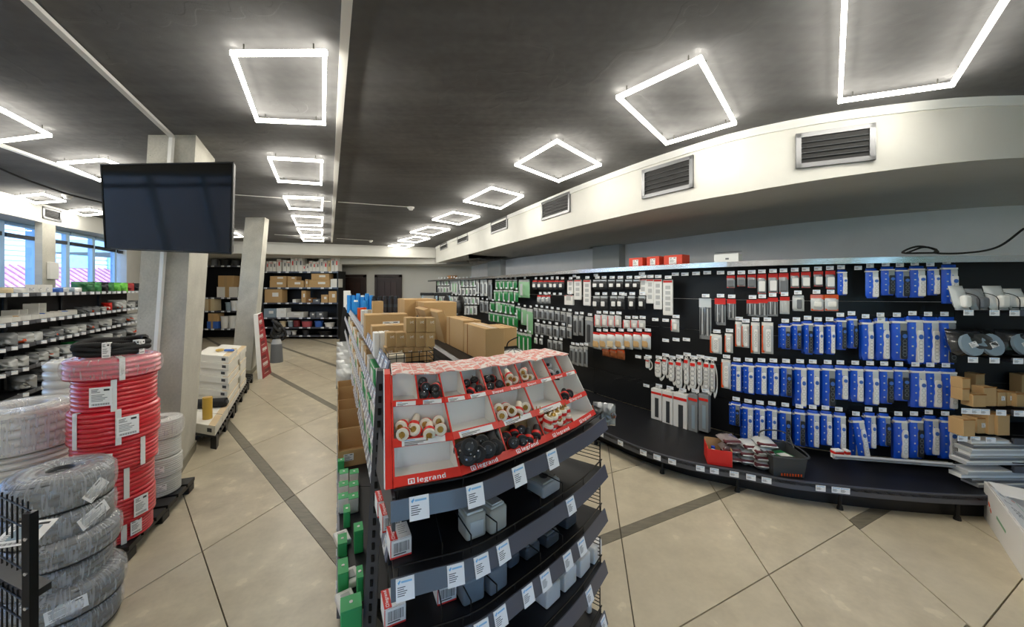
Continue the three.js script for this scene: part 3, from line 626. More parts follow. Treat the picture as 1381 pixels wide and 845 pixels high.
    for (let i = 0; i < n; i++) part('socket', ring(0.26, 0.06, 0, -0.28 - i * 0.58 / n, 0.88, 0.32), M.socketGrey, s);
    part('hanger', new THREE.TorusGeometry(0.22, 0.08, 5, 12, Math.PI).scale(1, 0.25, 1).translate(0, -0.03, 0.5), M.plasticWhite, o);
    part('cable', tube([[0.3, -0.1, 0.2], [0.62, -0.4, 0], [0.66, -0.8, 0.1], [0.3, -1.02, 0.3], [0.1, -0.9, 0.1]], 0.09, 16, 5), M.plasticWhite, o);
  },
  windowBox(o, dark, n, k = 1) {
    part('carton', rbox(1, 1, 0.9, 0.04, 0, -0.5, 0.45), dark ? M.clearGrey : M.plasticWhite, o);
    part('top_print', box(0.96, 0.07, 0.06, 0, -0.14, 0.9), M.red, o);
    part('window', box(0.34, 0.62, 0.06, 0.06, -0.6, 0.9), dark ? M.greyBlue : M.darkGrey, o);
    part('hang_tab', box(0.4, 0.06, 0.3, 0, 0.02, 0.45), dark ? M.clearGrey : M.plasticWhite, o);
  },
  brownPack(o, dark, n, k = 1) { part('blister', pillow(1, 1, 1, 5, 5, 0.3, k), M.brown, o); part('header_card', box(0.9, 0.3, 0.3, 0, -0.15, 0.6), M.orange, o); },
};
const templates = new Map();
function pack(kind, px, y0, y1, wpx, label, group, { dark = false, n, thick = 0.045, reach = 0.17, hooked = true, roll = 0, category = 'pack', name = 'hanging_pack' } = {}) {
  const v = Math.round(px * 7) % 3, key = [kind, dark, n, v].join();
  const q = panelAt(px, reach), p = q.p.clone(); p.y = hAt(y0, q.d);
  const sc = [wpx / q.ppm, (y1 - y0) * q.d / F, thick];
  let o;
  if (!templates.has(key)) {
    o = thing(name, label, category, group, p, q.turn);
    kinds[kind](o, dark, n, v + 1); templates.set(key, o);
  } else { const t = templates.get(key); o = dup(t, label, group, p, q.turn); if (t.name.replace(/_\d{3}$/, '') !== name) { o.name = numbered(name); } }
  o.scale.set(...sc); o.rotation.z = roll;
  if (hooked) hook(px, y0 - 2, reach + 0.05);
  return o;
}
// rows: [description, phrase, name, kind, options, [px, top, bottom, width, dark?], ...]
const B = 1;
function packRow(desc, phrase, name, kind, opt, list) {
  list.forEach(([x, a, b, w, dark, n, roll], i) => {
    const where = list.length === 1 ? phrase : `${ORD[i]} from left ${phrase}`;
    if (kind === 'blue' && a > 425) pack(kind, x - 3, a + 1, b - 1, w, `blue pack hanging behind the ${ORD[i]} one ${phrase}`, 'packs behind, ' + phrase, { ...opt, dark: !!dark, n: 0, name, reach: 0.1, hooked: false });
    pack(kind, x, a, b, w, `${typeof desc === 'function' ? desc(dark, i) : desc}, ${where}`, 'packs ' + phrase, { ...opt, dark: !!dark, n: n ?? opt.n, roll: roll ?? 0, name });
  });
}
const lerpRow = (xs, a0, a1, bots, w, extra = () => []) => xs.map((x, i) => { const t = (x - xs[0]) / Math.max(1, xs[xs.length - 1] - xs[0]); return [x, a0 + (a1 - a0) * t, Array.isArray(bots) ? bots[i] : bots + (a1 - a0) * t, Array.isArray(w) ? w[i] : w, ...extra(i)]; });
const stripWords = (dark) => (dark ? 'blue pack, dark strip' : 'blue pack, white strip');
packRow('red-topped blister pack', 'in the top row of red packs', 'switch_pack', 'redSwitch', { thick: 0.035 }, lerpRow([986, 1000, 1014, 1027.5, 1042.5, 1056.6, 1071.7, 1086.4, 1103, 1119], 371.5, 365, [388, 386, 388, 396, 395, 396, 388, 388, 386, 389], [12.5, 12.5, 12.5, 13, 14, 14, 13, 13.5, 13.5, 14], (i) => [i < 3 || i === 5]));
packRow(stripWords, 'in the top row under the canopy', 'power_strip_pack', 'blue', { n: 3, thick: 0.05 }, [[1134, 364, 398, 13, 0], [1173, 362, 402, 17, 0], [1194, 360, 398, 18, B], [1213, 361, 401, 18, B], [1233, 359, 401, 20, 0], [1254, 360, 398, 14, 0], [1276, 357, 409, 20, 0]]);
packRow('clear bag of long dark cable ties', 'right of the white power strips', 'cable_tie_bag', 'ties', { n: 0 }, [[952, 402, 457, 17, B]]);
packRow('red-topped bag of cable ties', 'in the second row', 'cable_tie_bag', 'ties', { n: 1 }, [[972, 402, 438, 16, B], [987, 403, 431, 13, B], [1015, 404, 426, 17, B], [1028, 403, 427, 16, B], [1042, 401, 426, 15, B], [1058, 400, 423, 14, 0]]);
packRow('crumpled clear grey bag', 'between red and orange bags', 'fittings_bag', 'greyBag', {}, [[1076, 398, 419, 17, 0]]);
packRow('orange-ended bag', 'above the blue packs', 'fittings_bag', 'orange', {}, [[1101, 397, 419, 19], [1120, 397, 419, 20]]);
packRow('white power strip bag with orange edge', 'in the third row', 'power_strip_pack', 'whiteStrip', { n: 4, thick: 0.06 }, [[967, 450, 476, 17], [984, 449, 475, 12], [997, 433, 467, 10], [1006, 436, 468, 11], [1019, 434, 476, 13], [1035, 434, 476, 17]]);
packRow(stripWords, 'in the upper-middle row', 'power_strip_pack', 'blue', { n: 4, thick: 0.05 }, [[1059, 436, 470, 14, B], [1074, 434, 471, 13, B], [1089, 432, 477, 13, B], [1103, 434, 477, 12, 0], [1118.5, 434, 477, 12, 0], [1133, 428, 471, 13, B], [1148, 426, 469, 12, B], [1167, 430, 485, 16, 0, 5], [1187, 428, 485, 17, 0, 5], [1209, 428, 485, 20, B, 5], [1230, 426, 490, 21, 0, 5], [1251, 427, 490, 20, 0, 5], [1273, 427, 490, 21, B, 5]]);
packRow('white strip bag with orange edge', 'at the left end of the lower blue rows', 'power_strip_pack', 'whiteStrip', { n: 3 }, [[980, 484, 523, 14]]);
packRow(stripWords, 'in the lower-middle row', 'power_strip_pack', 'blue', { n: 3, thick: 0.05 }, lerpRow([994, 1010, 1027, 1043, 1060, 1079, 1096, 1116, 1133, 1153, 1173, 1192, 1212, 1234, 1254, 1275], 488, 496, [527, 530, 531, 532, 534, 548, 546, 548, 538, 541, 545, 543, 539, 548, 549, 551], [14, 16, 16, 16, 16, 17, 17, 18, 18, 18, 18, 18, 19, 19, 20, 20], (i) => [[4, 7, 11, 12].includes(i) ? B : 0]));
packRow(stripWords, 'in the lowest row', 'power_strip_pack', 'blue', { n: 3, thick: 0.05 }, [[993, 541, 573, 13, B], [1009, 544, 593, 16, 0], [1025, 546, 590, 15, 0], [1041, 547, 593, 15, 0], [1059, 549, 602, 16, B], [1078, 551, 600, 15, B], [1096, 552, 602, 16, 0], [1113, 553, 599, 15, 0], [1131, 555, 604, 16, 0], [1154, 561, 616, 16, 0, 3, 0.14], [1171, 555, 603, 14, 0], [1190, 556, 600, 14, B], [1211, 561, 617, 18, 0], [1232, 561, 616, 17, B], [1252, 559, 612, 17, 0], [1274, 561, 617, 20, 0]]);
packRow('small black and white blister pack', 'left of the white frames, top row', 'switch_pack', 'bw', {}, [806, 815, 826, 837, 849, 860].map((x) => [x, 377, 390, 10, 0]));
packRow('white multi-gang frame card', 'in the top row above the beige packs', 'frame_card', 'frame', { thick: 0.03 }, [[868, 376, 398, 10, 0, 2], [877.5, 376, 409, 10, 0, 3], [888, 376, 417, 11, 0, 4], [901.5, 377, 425, 13, 0, 5]]);
packRow('small black and white pack', 'in the row below the white frames', 'switch_pack', 'bw', {}, [806, 816, 829, 839, 853, 867].map((x) => [x, 399, 417, 10, 0]));
packRow('clear pack with red edge', 'in the row above the beige packs', 'fittings_bag', 'redWhite', {}, [[808, 424, 441, 9], [817, 424, 441, 9], [826, 425, 441, 9], [835, 425, 441, 9], [847, 431, 443, 10], [857, 431, 443, 10], [867, 431, 443, 10], [912, 430, 447, 11]]);
packRow('bag of beige fittings', 'in the beige row', 'fittings_bag', 'beigeBag', { n: 1, thick: 0.07 }, [808, 817, 827, 838, 850, 862, 874].map((x) => [x, 448, 470, 12]));
packRow('orange brown pack', 'below the beige row', 'fittings_bag', 'brownPack', {}, [[819, 470, 480, 10], [829, 471, 482, 10], [839, 471, 484, 11]]);
packRow('white hanging power strip', 'in the bare-strip row', 'hanging_power_strip', 'hangStrip', { thick: 0.04 }, [[875, 484, 497, 7, 0, 1], [889, 485, 510, 10.5, 0, 2], [898, 482, 507, 8, 0, 2], [907, 485, 516, 9.5, 0, 3], [917, 484, 526, 11, 0, 4], [927, 481, 522, 8.5, 0, 3], [936, 485, 527, 11, 0, 4], [945, 484, 522, 8.5, 0, 4], [954, 486, 530, 11, 0, 5], [962, 487, 532, 8.5, 0, 5]]);
packRow('white carton with dark window', 'below the white power strips', 'window_carton', 'windowBox', { thick: 0.07 }, [[889, 523, 564, 14], [904, 526, 572, 14], [921, 529, 581, 19]]);
packRow('dark grey windowed carton', 'below the white power strips', 'window_carton', 'windowBox', { thick: 0.07 }, [[938, 530, 580, 13, B], [952, 530, 580, 14, B]]);
// farther along the wall
packRow('green bag', 'in the top green row', 'green_bag', 'greenBag', {}, [[672, 377, 390, 5.5], [677.5, 377, 390, 5.5], [683, 377, 390, 5.5], [689, 377, 391, 6], [695.5, 377, 390, 6]]);
packRow('wide pale green bag', 'right of the top green row', 'green_bag', 'greenBag', {}, [[708, 377, 401, 15, B]]);
packRow('green bag', 'in the second green row', 'green_bag', 'greenBag', {}, [[670, 391, 406, 6], [676, 391, 406, 6], [683, 391, 407, 6.5], [690, 391, 407, 6.5], [697, 392, 407, 6]]);
packRow((d) => (d ? 'pale green bag' : 'green bag'), 'in the third green row', 'green_bag', 'greenBag', {}, [[665, 407, 419, 6.5, 0], [673, 407, 421, 7, B], [680, 408, 422, 6, 0], [686, 409, 423, 6, 0], [692, 410, 424, 6, 0], [700, 413, 431, 7, 0], [708, 415, 438, 8, B], [716, 416, 450, 8, B]]);
packRow('green bag', 'in the fourth green row', 'green_bag', 'greenBag', {}, [[663, 421, 433, 6], [669, 422, 434, 6], [675, 423, 435, 6.5], [682, 424, 437, 6.5], [689, 425, 440, 7], [696, 426, 440, 7]]);
packRow('tall dark green pack', 'beside the round white reel', 'green_bag', 'greenBag', {}, [[697, 446, 466, 6], [703, 448, 472, 6], [709, 449, 475, 6], [715, 450, 475, 6]]);
packRow('black and white blister pack', 'in the top row right of the greens', 'switch_pack', 'bw', { n: 1 }, [723, 730.5, 738, 745, 752, 759].map((x) => [x, 378, 390, 7, 0]));
packRow('clear blister pack', 'in the second row right of the greens', 'switch_pack', 'bw', { n: 1 }, [729, 735, 741].map((x) => [x, 398, 409, 6, B]));
packRow('white multi-gang frame card', 'in the top row right of the greens', 'frame_card', 'frame', { thick: 0.03 }, [[770, 378, 396, 8, 0, 2], [780, 377, 404, 10, 0, 3], [792.5, 377, 412, 10, 0, 4]]);
packRow('short white frame card', 'under the two shorter frame cards', 'frame_card', 'frame', { thick: 0.06 }, [[769, 398, 411, 12, 0, 1]]);
packRow('clear dark blister pack', 'in the third row right of the greens', 'switch_pack', 'greyBag', {}, [[724, 415, 430, 6, B], [731, 416, 430, 6.5, B], [738, 417, 431, 6.5, B], [745, 418, 432, 7, B], [753, 419, 433, 7, B], [761, 420, 434, 7, B], [769, 421, 442, 8, B], [778, 425, 452, 7, B], [785, 425, 452, 6, B], [796, 427, 467, 11, B]]);
packRow('clear blister pack', 'in the fourth row right of the greens', 'switch_pack', 'greyBag', {}, [[726, 435, 450, 7, B], [734, 437, 451, 7.5, B], [742, 438, 453, 7.5, B], [751, 439, 455, 8, B], [760, 440, 455, 8, B], [769, 442, 456, 7, B]]);
packRow('narrow clear pack', 'in the lowest row behind the display', 'switch_pack', 'greyBag', {}, [[724, 455, 463, 4], [731, 456, 464, 4], [743, 458, 470, 6, B], [750, 459, 471, 6, B], [757, 460, 472, 6, B], [773, 466, 490, 6, B], [779, 467, 492, 6, B], [785, 467, 493, 6, B], [791, 467, 494, 6, B]]);
packRow('pale narrow pack', 'in the far top row', 'pale_pack', 'greyBag', {}, [592, 596, 600, 604].map((x) => [x, 377, 385, 3.6]).concat([[609, 376, 394, 3.5], [612.5, 376, 396, 3.5], [616, 377, 397, 3.5], [620, 377, 397, 3.5], [625, 377, 387, 4], [630, 377, 387, 4], [635, 377, 387, 4], [640, 377, 387, 4], [645, 377, 396, 4], [651, 377, 399, 4.5], [656, 377, 399, 4.5], [662, 377, 404, 5, B]]));
packRow('pale narrow pack', 'in the far second row', 'pale_pack', 'greyBag', {}, [593, 597, 601, 605].map((x) => [x, 386, 395, 3.6]).concat([621, 626, 631, 636, 641].map((x) => [x, 388, 398, 4.2])));
packRow('pale narrow pack', 'in the far third row', 'pale_pack', 'greyBag', {}, [595, 600, 605, 610, 615, 620, 625, 630, 635, 640, 645].map((x) => [x, 399 + (x - 595) * 0.03, 409 + (x - 595) * 0.03, 4.4]).concat([[651, 405, 421, 5, B], [657, 406, 422, 5, B]]));
packRow('pale narrow pack', 'in the far fourth row', 'pale_pack', 'greyBag', {}, [617, 622, 627, 632, 637, 642].map((x) => [x, 412, 424, 4.4]));
// ---------------------------------------------------------------- items along the foot and the top of the pegboard wall
const strip = std(0x5f626f, 0.28, 0.1), stripGloss = phys(0x50525d, 0.38, { clearcoat: 0.35, clearcoatRoughness: 0.25 });
const TAG = box(1, 1, 0.003);
function tagOn(parent, world, turn, w = 0.055, h = 0.06, tilt = 0) {
  const m = part('price_tag', TAG, M.tag, parent);
  m.position.copy(world).sub(parent.position); m.rotation.set(tilt, turn, 0, 'YXZ'); m.scale.set(w, h, 1);
  return m;
}
function planAt(P, px, off, seedS) {                                   // where the sight line meets a line set off from a plan line
  let best = null, e = 1e9;
  for (let i = 0; i <= 900; i++) { const s = P.length * i / 900, q = P.point(s, off, 0), v = Math.abs(CX + q.x / -q.z * F - px); if (-q.z > 0 && v < e) { e = v; best = { s, d: -q.z, turn: P.turn(s) }; } }
  return best;
}
for (const [x, y, b] of [[811, 585, 0], [837, 600, 0], [867, 610, 0], [887, 617, 0], [907, 624, 0], [945, 633, 0], [963, 637, 0], [990, 641, 0], [1012, 645, 0], [1033, 649, 0], [1106, 661, 0], [1128, 664, 0], [1138, 665, 0]]) {
  const q = planAt(P_BASE, x, 0.004), o = bayOf(x);
  tagOn(o, P_BASE.point(q.s, 0.006, 0.165), q.turn, 0.065, 0.045);
}
{ // right-hand bay: three shelves, deep trunking shelves
  const o = bays[0].o, s0 = panelAt(1420).s, s1 = panelAt(1287).s, lv = [[1.494, 1.53], [1.135, 1.175], [0.745, 0.785], [0.535, 0.575], [0.322, 0.366]];
  lv.forEach(([a, b], i) => {
    wpart('shelf', P_PANEL.sweep(s0, s1, rect(0, 0.43, a + 0.004, a + 0.02)), M.shelf, o);
    wpart('shelf_lip', P_PANEL.sweep(s0, s1, rect(0.42, 0.44, a - 0.004, b)), M.rail, o);
    const rail = P_PANEL.sweep(s0, s1, rect(0.425, 0.431, b + 0.02, b + 0.026)); wpart('wire_rail', rail, M.wire, o);
  });
  for (const [x, i] of [[1306, 0], [1341, 0], [1368, 0], [1312, 1], [1341, 1], [1373, 1], [1303, 2], [1316, 2], [1328, 2], [1350, 2], [1374, 2], [1298, 3], [1315, 3], [1336, 3]]) { const q = panelAt(x, 0.442); tagOn(o, P_PANEL.point(q.s, 0.443, (lv[i][0] + lv[i][1]) / 2), q.turn, 0.062, 0.042); }
}
const placed = (name, label, cat, group, x, y, h, turn) => thing(name, label, cat, group, onH(x, y, h), turn);
const mWall = (x) => panelAt(x, 0.3).turn;
function carton(name, label, group, pos, turn, w, h, d, mat = M.kraft, extra = {}) {
  const o = thing(name, label, 'box', group, pos, turn);
  part('carton', rbox(w, h, d, 0.004, 0, h / 2, 0), mat, o);
  if (extra.tape !== false) part('tape', box(Math.min(0.05, w * 0.3), 0.002, d * 1.002, 0, h, 0), M.tape, o);
  if (extra.flap) part('flap_edge', box(w * 1.01, 0.006, 0.006, 0, h, d / 2), M.kraftDark, o);
  if (extra.label) part('paper_label', box(w * 0.4, h * 0.3, 0.003, w * 0.1, h * 0.55, d / 2 + 0.001), M.paper, o);
  if (extra.print) part('printed_front', box(w * 0.98, h * 0.96, 0.002, 0, h / 2, d / 2 + 0.0012), M.kraftPrint, o);
  if (extra.leg) { part('printed_front', box(w * 0.98, h * 0.96, 0.002, 0, h / 2, d / 2 + 0.001), M.barcode, o); part('printed_top', box(w * 0.98, 0.002, d * 0.98, 0, h + 0.001, 0), M.legSide, o); }
  return o;
}
const boxAt = (name, label, group, x0, x1, yb, yt, h, turn, dep, mat, extra) => {   // a carton whose front foot is seen at yb between two columns
  const p = onH((x0 + x1) / 2, yb, h), d = -p.z, w = (x1 - x0) * d / F / Math.max(0.3, Math.cos(turn)), hh = (yb - yt) * d / F;
  const b = new V3(Math.sin(turn), 0, Math.cos(turn));
  return carton(name, label, group, p.addScaledVector(b, -dep / 2), turn, w, hh, dep, mat, extra);
};
{
  // kraft boxes of the right-hand bay
  const t = 0, g3 = 'kraft boxes on the third shelf of the right bay', g4 = 'kraft boxes on the fourth shelf of the right bay';
  const on = (h) => h;
  [['leftmost tall kraft box stack bottom on the third shelf', 1286, 1296, 540, 524, 0.79], ['kraft box atop the leftmost stack on the third shelf', 1286, 1297, 524, 510, 0.79]].forEach(([l, a, b, yb, yt], i) => {
    const d = 2.86, w = (b - a) * d / F; carton('kraft_box', l, g3, pt((a + b) / 2 + 12, yb, d).add(new V3(0, 0, -0.04)), t, w, (yb - yt) * d / F, 0.08, M.kraft, { flap: true });
  });
  [['topmost kraft box set back behind the leftmost stack', 1304, 1316, 528, 504, 3.05], ['long kraft box pointing forward, first of three flat ones', 1299, 1317, 545, 532, 2.84], ['tall long kraft box in the middle of the third shelf', 1314, 1331, 545, 522, 2.86], ['kraft box with a paper label right of the middle', 1333, 1344, 545, 528, 2.86], ['kraft box next to the labelled one on the third shelf', 1345, 1356, 545, 528, 2.87], ['flat long kraft box at the right of the third shelf', 1358, 1377, 545, 531, 2.84], ['large dark kraft box at the right edge, third shelf', 1366, 1400, 538, 505, 3.05]].forEach(([l, a, b, yb, yt, d]) => {
    const bot = Math.max(0.775, hAt(yb, d)); const p = pt((a + b) / 2, 388, d); p.y = 0.787; carton('kraft_box', l, g3, p.add(new V3(0.075, 0, -0.04)), t, (b - a) * d / F, hAt(yt, d) - 0.787, 0.08, M.kraft, { flap: true, label: l.includes('label') });
  });
  [['long kraft box at the left of the fourth shelf', 1286, 1302, 587, 566, 2.8], ['kraft box with a white label on the fourth shelf', 1305, 1319, 584, 564, 2.86], ['pair of upright kraft cartons, left, fourth shelf', 1320, 1332, 586, 556, 2.84], ['largest upright kraft carton on the fourth shelf', 1332.5, 1349, 587, 556, 2.82]].forEach(([l, a, b, yb, yt, d]) => {
    const p = pt((a + b) / 2, 388, d); p.y = 0.577; carton('kraft_box', l, g4, p.add(new V3(0.075, 0, -0.05)), t, (b - a) * d / F, Math.min(hAt(yt, d), 0.735) - 0.577, 0.1, M.kraft, { flap: true, label: l.includes('label') });
  });
  // bags on the two upper shelves
  const bag = (name, label, group, x0, x1, yb, yt, d, mat, roll = 0, k = 1, th = 0.12) => {
    const o = thing(name, label, 'bag', group, pt((x0 + x1) / 2, yb, d), 0), w = (x1 - x0) * d / F, h = (yb - yt) * d / F;
    const m = part('bag', pillow(w, h, th, 8, 8, 0.3, k).translate(0, h, -th / 2), mat, o); m.rotation.set(-0.25, 0, roll);
    return { o, w, h };
  };
  [['pale clear bag at the left of the top right shelf', 1284, 1305, M.clearPale], ['dark grey bag, second on the top right shelf', 1305, 1330, M.clearGrey], ['pale zip bag with white fittings, third on the top right shelf', 1331, 1358, M.clearPale], ['pale bag with a green edge at the right of the top shelf', 1358, 1384, M.clearPale]].forEach(([l, a, b, m], i) => {
    const { o, w, h } = bag('zip_bag', l, 'bags on the top right shelf', a + 4, b + 3, 418, 384 + (i % 2) * 4, 2.84, m, 0, i + 2, 0.05);
    part('content', rbox(w * 0.5, h * 0.5, 0.05, 0.02, 0, h * 0.35, 0.02), i === 1 ? M.midGrey : M.cardWhite, o);
    part('divider_wire', tube([[w / 2, 0.005, 0.06], [w / 2, 0.1, 0.05], [w / 2 - 0.01, 0.15, -0.1]], 0.003, 10, 5), M.wire, o);
  });
  const mesh = (l, a, b, k) => {
    const { o, w, h } = bag('foil_bag', l, 'dark bags on the second right shelf', a, b, 479, 443, 2.9, phys(0x202326, 0.2, { clearcoat: 1, clearcoatRoughness: 0.1 }), 0, k, 0.16);
    for (const s of [-0.24, 0.2]) { const m = part('disc', cyl(0.085, 0.085, 0.02, 20).rotateX(1.3), M.greyBlue, o); m.position.set(w * s, 0.09, 0.045); const t2 = part('paper_label', box(0.06, 0.04, 0.003), M.paper, m); t2.position.set(0, 0.004, 0.016); t2.rotation.set(-0.3, 0, 0.3); }
  };
  mesh('dark shiny bag with two grey round covers on the second right shelf', 1284, 1346, 3); mesh('dark shiny bag at the right edge of the second right shelf', 1352, 1420, 5);
  // lengths of trunking
  const lengths = (n, y0, y1, xL, base, words) => { for (let i = 0; i < n; i++) {
    const h = base + i * (hAt(y0, 2.72) - base) / n, hh = (hAt(y0, 2.72) - base) / n * 0.88, x = xL[i % xL.length], a = pt(x, 388, 2.78), len = 1.1 - (x - 1270) * 0.004;
    const o = thing('trunking_length', `${ORD[i]} grey trunking length from the bottom of the ${words} stack`, 'trunking', `trunking lengths in the ${words} stack`, [a.x + 0.17 + len / 2, h, -2.84]);
    part('channel', box(len, hh, 0.11 - (i % 3) * 0.015, 0, hh / 2, 0), [M.paleGrey, M.midGrey, M.white][i % 3], o);
    part('lid', box(len * 0.998, hh * 0.3, 0.115 - (i % 3) * 0.015, 0, hh * 0.86, 0), [M.white, M.paleGrey, M.socketGrey][i % 3], o);
  } };
  lengths(6, 599, 627, [1274, 1280, 1283, 1281, 1285, 1284], 0.37, 'upper');
  lengths(4, 640, 670, [1290, 1283, 1270, 1276], 0.2, 'lower');
  // on the deep base shelf
  const H = 0.192;
  const rb = thing('open_red_box', 'small open red and kraft box on the base shelf', 'box', null, onH(972, 628, H).add(new V3(0.03, 0, -0.1)), -0.35);
  part('front', box(0.185, 0.13, 0.004, 0, 0.065, 0.1), M.red, rb); part('back', box(0.185, 0.16, 0.004, 0, 0.08, -0.1), M.kraft, rb);
  for (const s of [-1, 1]) part('side', box(0.004, 0.14, 0.2, s * 0.092, 0.07, 0), s < 0 ? M.red : M.kraft, rb);
  part('bottom', box(0.18, 0.004, 0.2, 0, 0.003, 0), M.kraft, rb);
  for (const [x, z, m, l] of [[-0.04, 0.02, M.plasticWhite, 'white plug lying in the open red box'], [0.04, -0.03, M.tieBlack, 'black plug lying in the open red box'], [-0.03, -0.05, M.blue, 'blue part lying in the open red box']]) {
    const q = rb.localToWorld(new V3(x, 0.05, z)), o = thing('small_part', l, 'plug', 'parts in the open red box', q, 0.5); part('body', rbox(0.05, 0.05, 0.04, 0.015), m, o); part('collar', cyl(0.016, 0.016, 0.03, 10, 0, 0.035, 0), m, o);
  }
  const maroon = std(0x5a1c22, 0.4), film = phys(0x8a7f80, 0.2, { clearcoat: 1 });
  [[994, 628, 0], [993, 617, 0.075], [992, 606, 0.15], [1017, 631, 0], [1016, 621, 0.06], [1020, 608, 0.12], [1038, 637, 0], [1037, 625, 0.06], [1036, 616, 0.11], [1042, 600, 0.17]].forEach(([x, y, up], i) => {
    const base = onH(x, [628, 628, 628, 631, 631, 631, 637, 637, 637, 637][i], H), o = thing('wrapped_pack', `${['bottom', 'middle', 'top', 'bottom', 'middle', 'top', 'bottom', 'second', 'third', 'top'][i]} maroon and white wrapped pack of the ${i < 3 ? 'left' : i < 6 ? 'middle' : 'right'} pile`, 'pack', 'wrapped packs on the base shelf', [base.x, H + up, base.z - 0.1], -0.3 + (i % 3) * 0.1);
    part('wrap', pillow(0.15, 0.18, 0.07, 6, 6, 0.4, i + 1).rotateX(-Math.PI / 2).translate(0, 0, -0.09 + 0.0), i < 3 ? film : M.clearPale, o);
    part('printed_band', rbox(0.14, 0.03, 0.05, 0.012, 0, 0.04, 0.06), maroon, o);
  });
  const cr = thing('shopping_basket', 'dark grey shopping basket with orange stripes on the base shelf', 'basket', null, onH(1064, 643, H).add(new V3(0.02, 0, -0.13)), -0.15), cg = std(0x3c3e40, 0.5);
  const wallF = (x0, x1, z0, z1, X0, X1, Z0, Z1) => hexa([new V3(x0, 0, z0), new V3(x1, 0, z1), new V3(x1 * 0.97, 0, z1 * 0.97), new V3(x0 * 0.97, 0, z0 * 0.97)], [new V3(X0, 0.17, Z0), new V3(X1, 0.17, Z1), new V3(X1 * 0.97, 0.17, Z1 * 0.97), new V3(X0 * 0.97, 0.17, Z0 * 0.97)]);
  part('front', wallF(-0.11, 0.11, 0.13, 0.13, -0.125, 0.125, 0.15, 0.15), cg, cr); part('back', wallF(-0.11, 0.11, -0.13, -0.13, -0.125, 0.125, -0.15, -0.15), cg, cr);
  part('side', wallF(-0.11, -0.11, -0.13, 0.13, -0.125, -0.125, -0.15, 0.15), cg, cr); part('side', wallF(0.11, 0.11, 0.13, -0.13, 0.125, 0.125, 0.15, -0.15), cg, cr);
  part('floor_plate', box(0.22, 0.006, 0.26, 0, 0.005, 0), cg, cr); part('rim', tube([[-0.13, 0.17, 0.155], [0.13, 0.17, 0.155], [0.13, 0.17, -0.155], [-0.13, 0.17, -0.155]], 0.007, 40, 6, true), cg, cr);
  part('handle', tube([[-0.12, 0.17, -0.02], [-0.11, 0.26, -0.1], [0, 0.28, -0.12], [0.11, 0.26, -0.1], [0.12, 0.17, -0.02]], 0.006, 20), cg, cr);
  for (let i = 0; i < 8; i++) part('orange_stripe', box(0.01, 0.02, 0.004, -0.055 + i * 0.02, 0.02, 0.138), M.orange, cr);
  const gc = thing('green_carton', 'green and white carton lying inside the shopping basket', 'box', null, cr.localToWorld(new V3(0.03, 0.06, 0)), 0.2); part('carton', rbox(0.13, 0.06, 0.18, 0.005, 0, 0.03, 0), M.green, gc); part('paper_label', box(0.08, 0.003, 0.1, 0, 0.062, 0.02), M.cardWhite, gc);
  const pf = thing('grey_profile', 'long pale grey aluminium profile lying across the base shelf', 'profile', null, pt(1200, 622, 2.95));
  const A = pt(1124, 615, 3.05), E = pt(1284, 627, 2.87); wpart('profile_bar', merge([bar(A, E, 0.022, 4)]), M.paleGrey, pf); wpart('profile_slot', bar(A.clone().add(new V3(0, 0.006, 0.022)), E.clone().add(new V3(0, 0.006, 0.022)), 0.006, 4), M.midGrey, pf);
  for (const [x, i] of [[1126, 1], [1132, 2], [1141, 3]]) { const o = thing('wall_plug_box', `${ORD[i - 1]} small red and white box beside the grey profile`, 'box', 'small red and white boxes', pt(x, 617, 3.12)); part('carton', box(0.033, 0.07, 0.05, 0, 0.035, 0), M.white, o); part('red_band', box(0.034, 0.022, 0.051, 0, 0.048, 0), M.red, o); }
  // boxes and a cable on the canopy
  [['leftmost orange carton on top of the pegboard wall', 851, 874, 0], ['middle orange carton on top of the pegboard wall', 875, 896, 0.6], ['right orange carton on top of the pegboard wall', 897, 928, 0]].forEach(([l, a, b, k], i) => {
    const q = panelAt((a + b) / 2, 0.12), p = P_PANEL.point(q.s, 0.12, TOP - 0.01), o = thing('orange_carton', l, 'box', 'orange cartons on the canopy', p, q.turn), w = (b - a) / q.ppm * 0.8, h = 0.125;
    part('carton', rbox(w, h, 0.16, 0.004, 0, h / 2, 0), std(0xd9452a, 0.5), o); part('paper_label', box(w * 0.4, h * 0.6, 0.003, 0, h / 2, 0.081), M.paper, o);
  });
  { const q = panelAt(982, 0.12), o = thing('white_carton', 'white carton with an open dark flap on top of the pegboard wall', 'box', null, P_PANEL.point(q.s, 0.12, TOP - 0.01), q.turn); part('carton', rbox(0.22, 0.1, 0.16, 0.004, 0, 0.05, 0), M.white, o); part('open_flap', box(0.22, 0.004, 0.1, -0.01, 0.12, -0.06).rotateX(0.1), M.darkGrey, o); part('printed_mark', box(0.03, 0.015, 0.002, 0.01, 0.05, 0.081), M.midGrey, o); }
  { const p0 = pt(1225, 342, 3.0), o = thing('black_cable', 'loose coil of black cable on top of the pegboard wall', 'cable', null, p0); wpart('cable_core', tube([pt(1381, 308, 3.0), pt(1345, 333, 2.98), pt(1300, 341, 2.97), pt(1262, 341, 3.0), pt(1262, 336, 3.1), pt(1240, 332, 3.1), pt(1218, 341, 2.98), pt(1240, 341, 2.95), pt(1265, 339, 3.05), pt(1250, 333, 3.15), pt(1222, 341, 3.05)], 0.008, 90), M.rubber, o); }
  { const q = panelAt(609, 0.12), o = carton('kraft_box', 'small brown box on top of the far end of the pegboard wall', null, P_PANEL.point(q.s, 0.1, TOP), q.turn, 0.3, 0.11, 0.2, std(0x8a6238, 0.8)); }
}
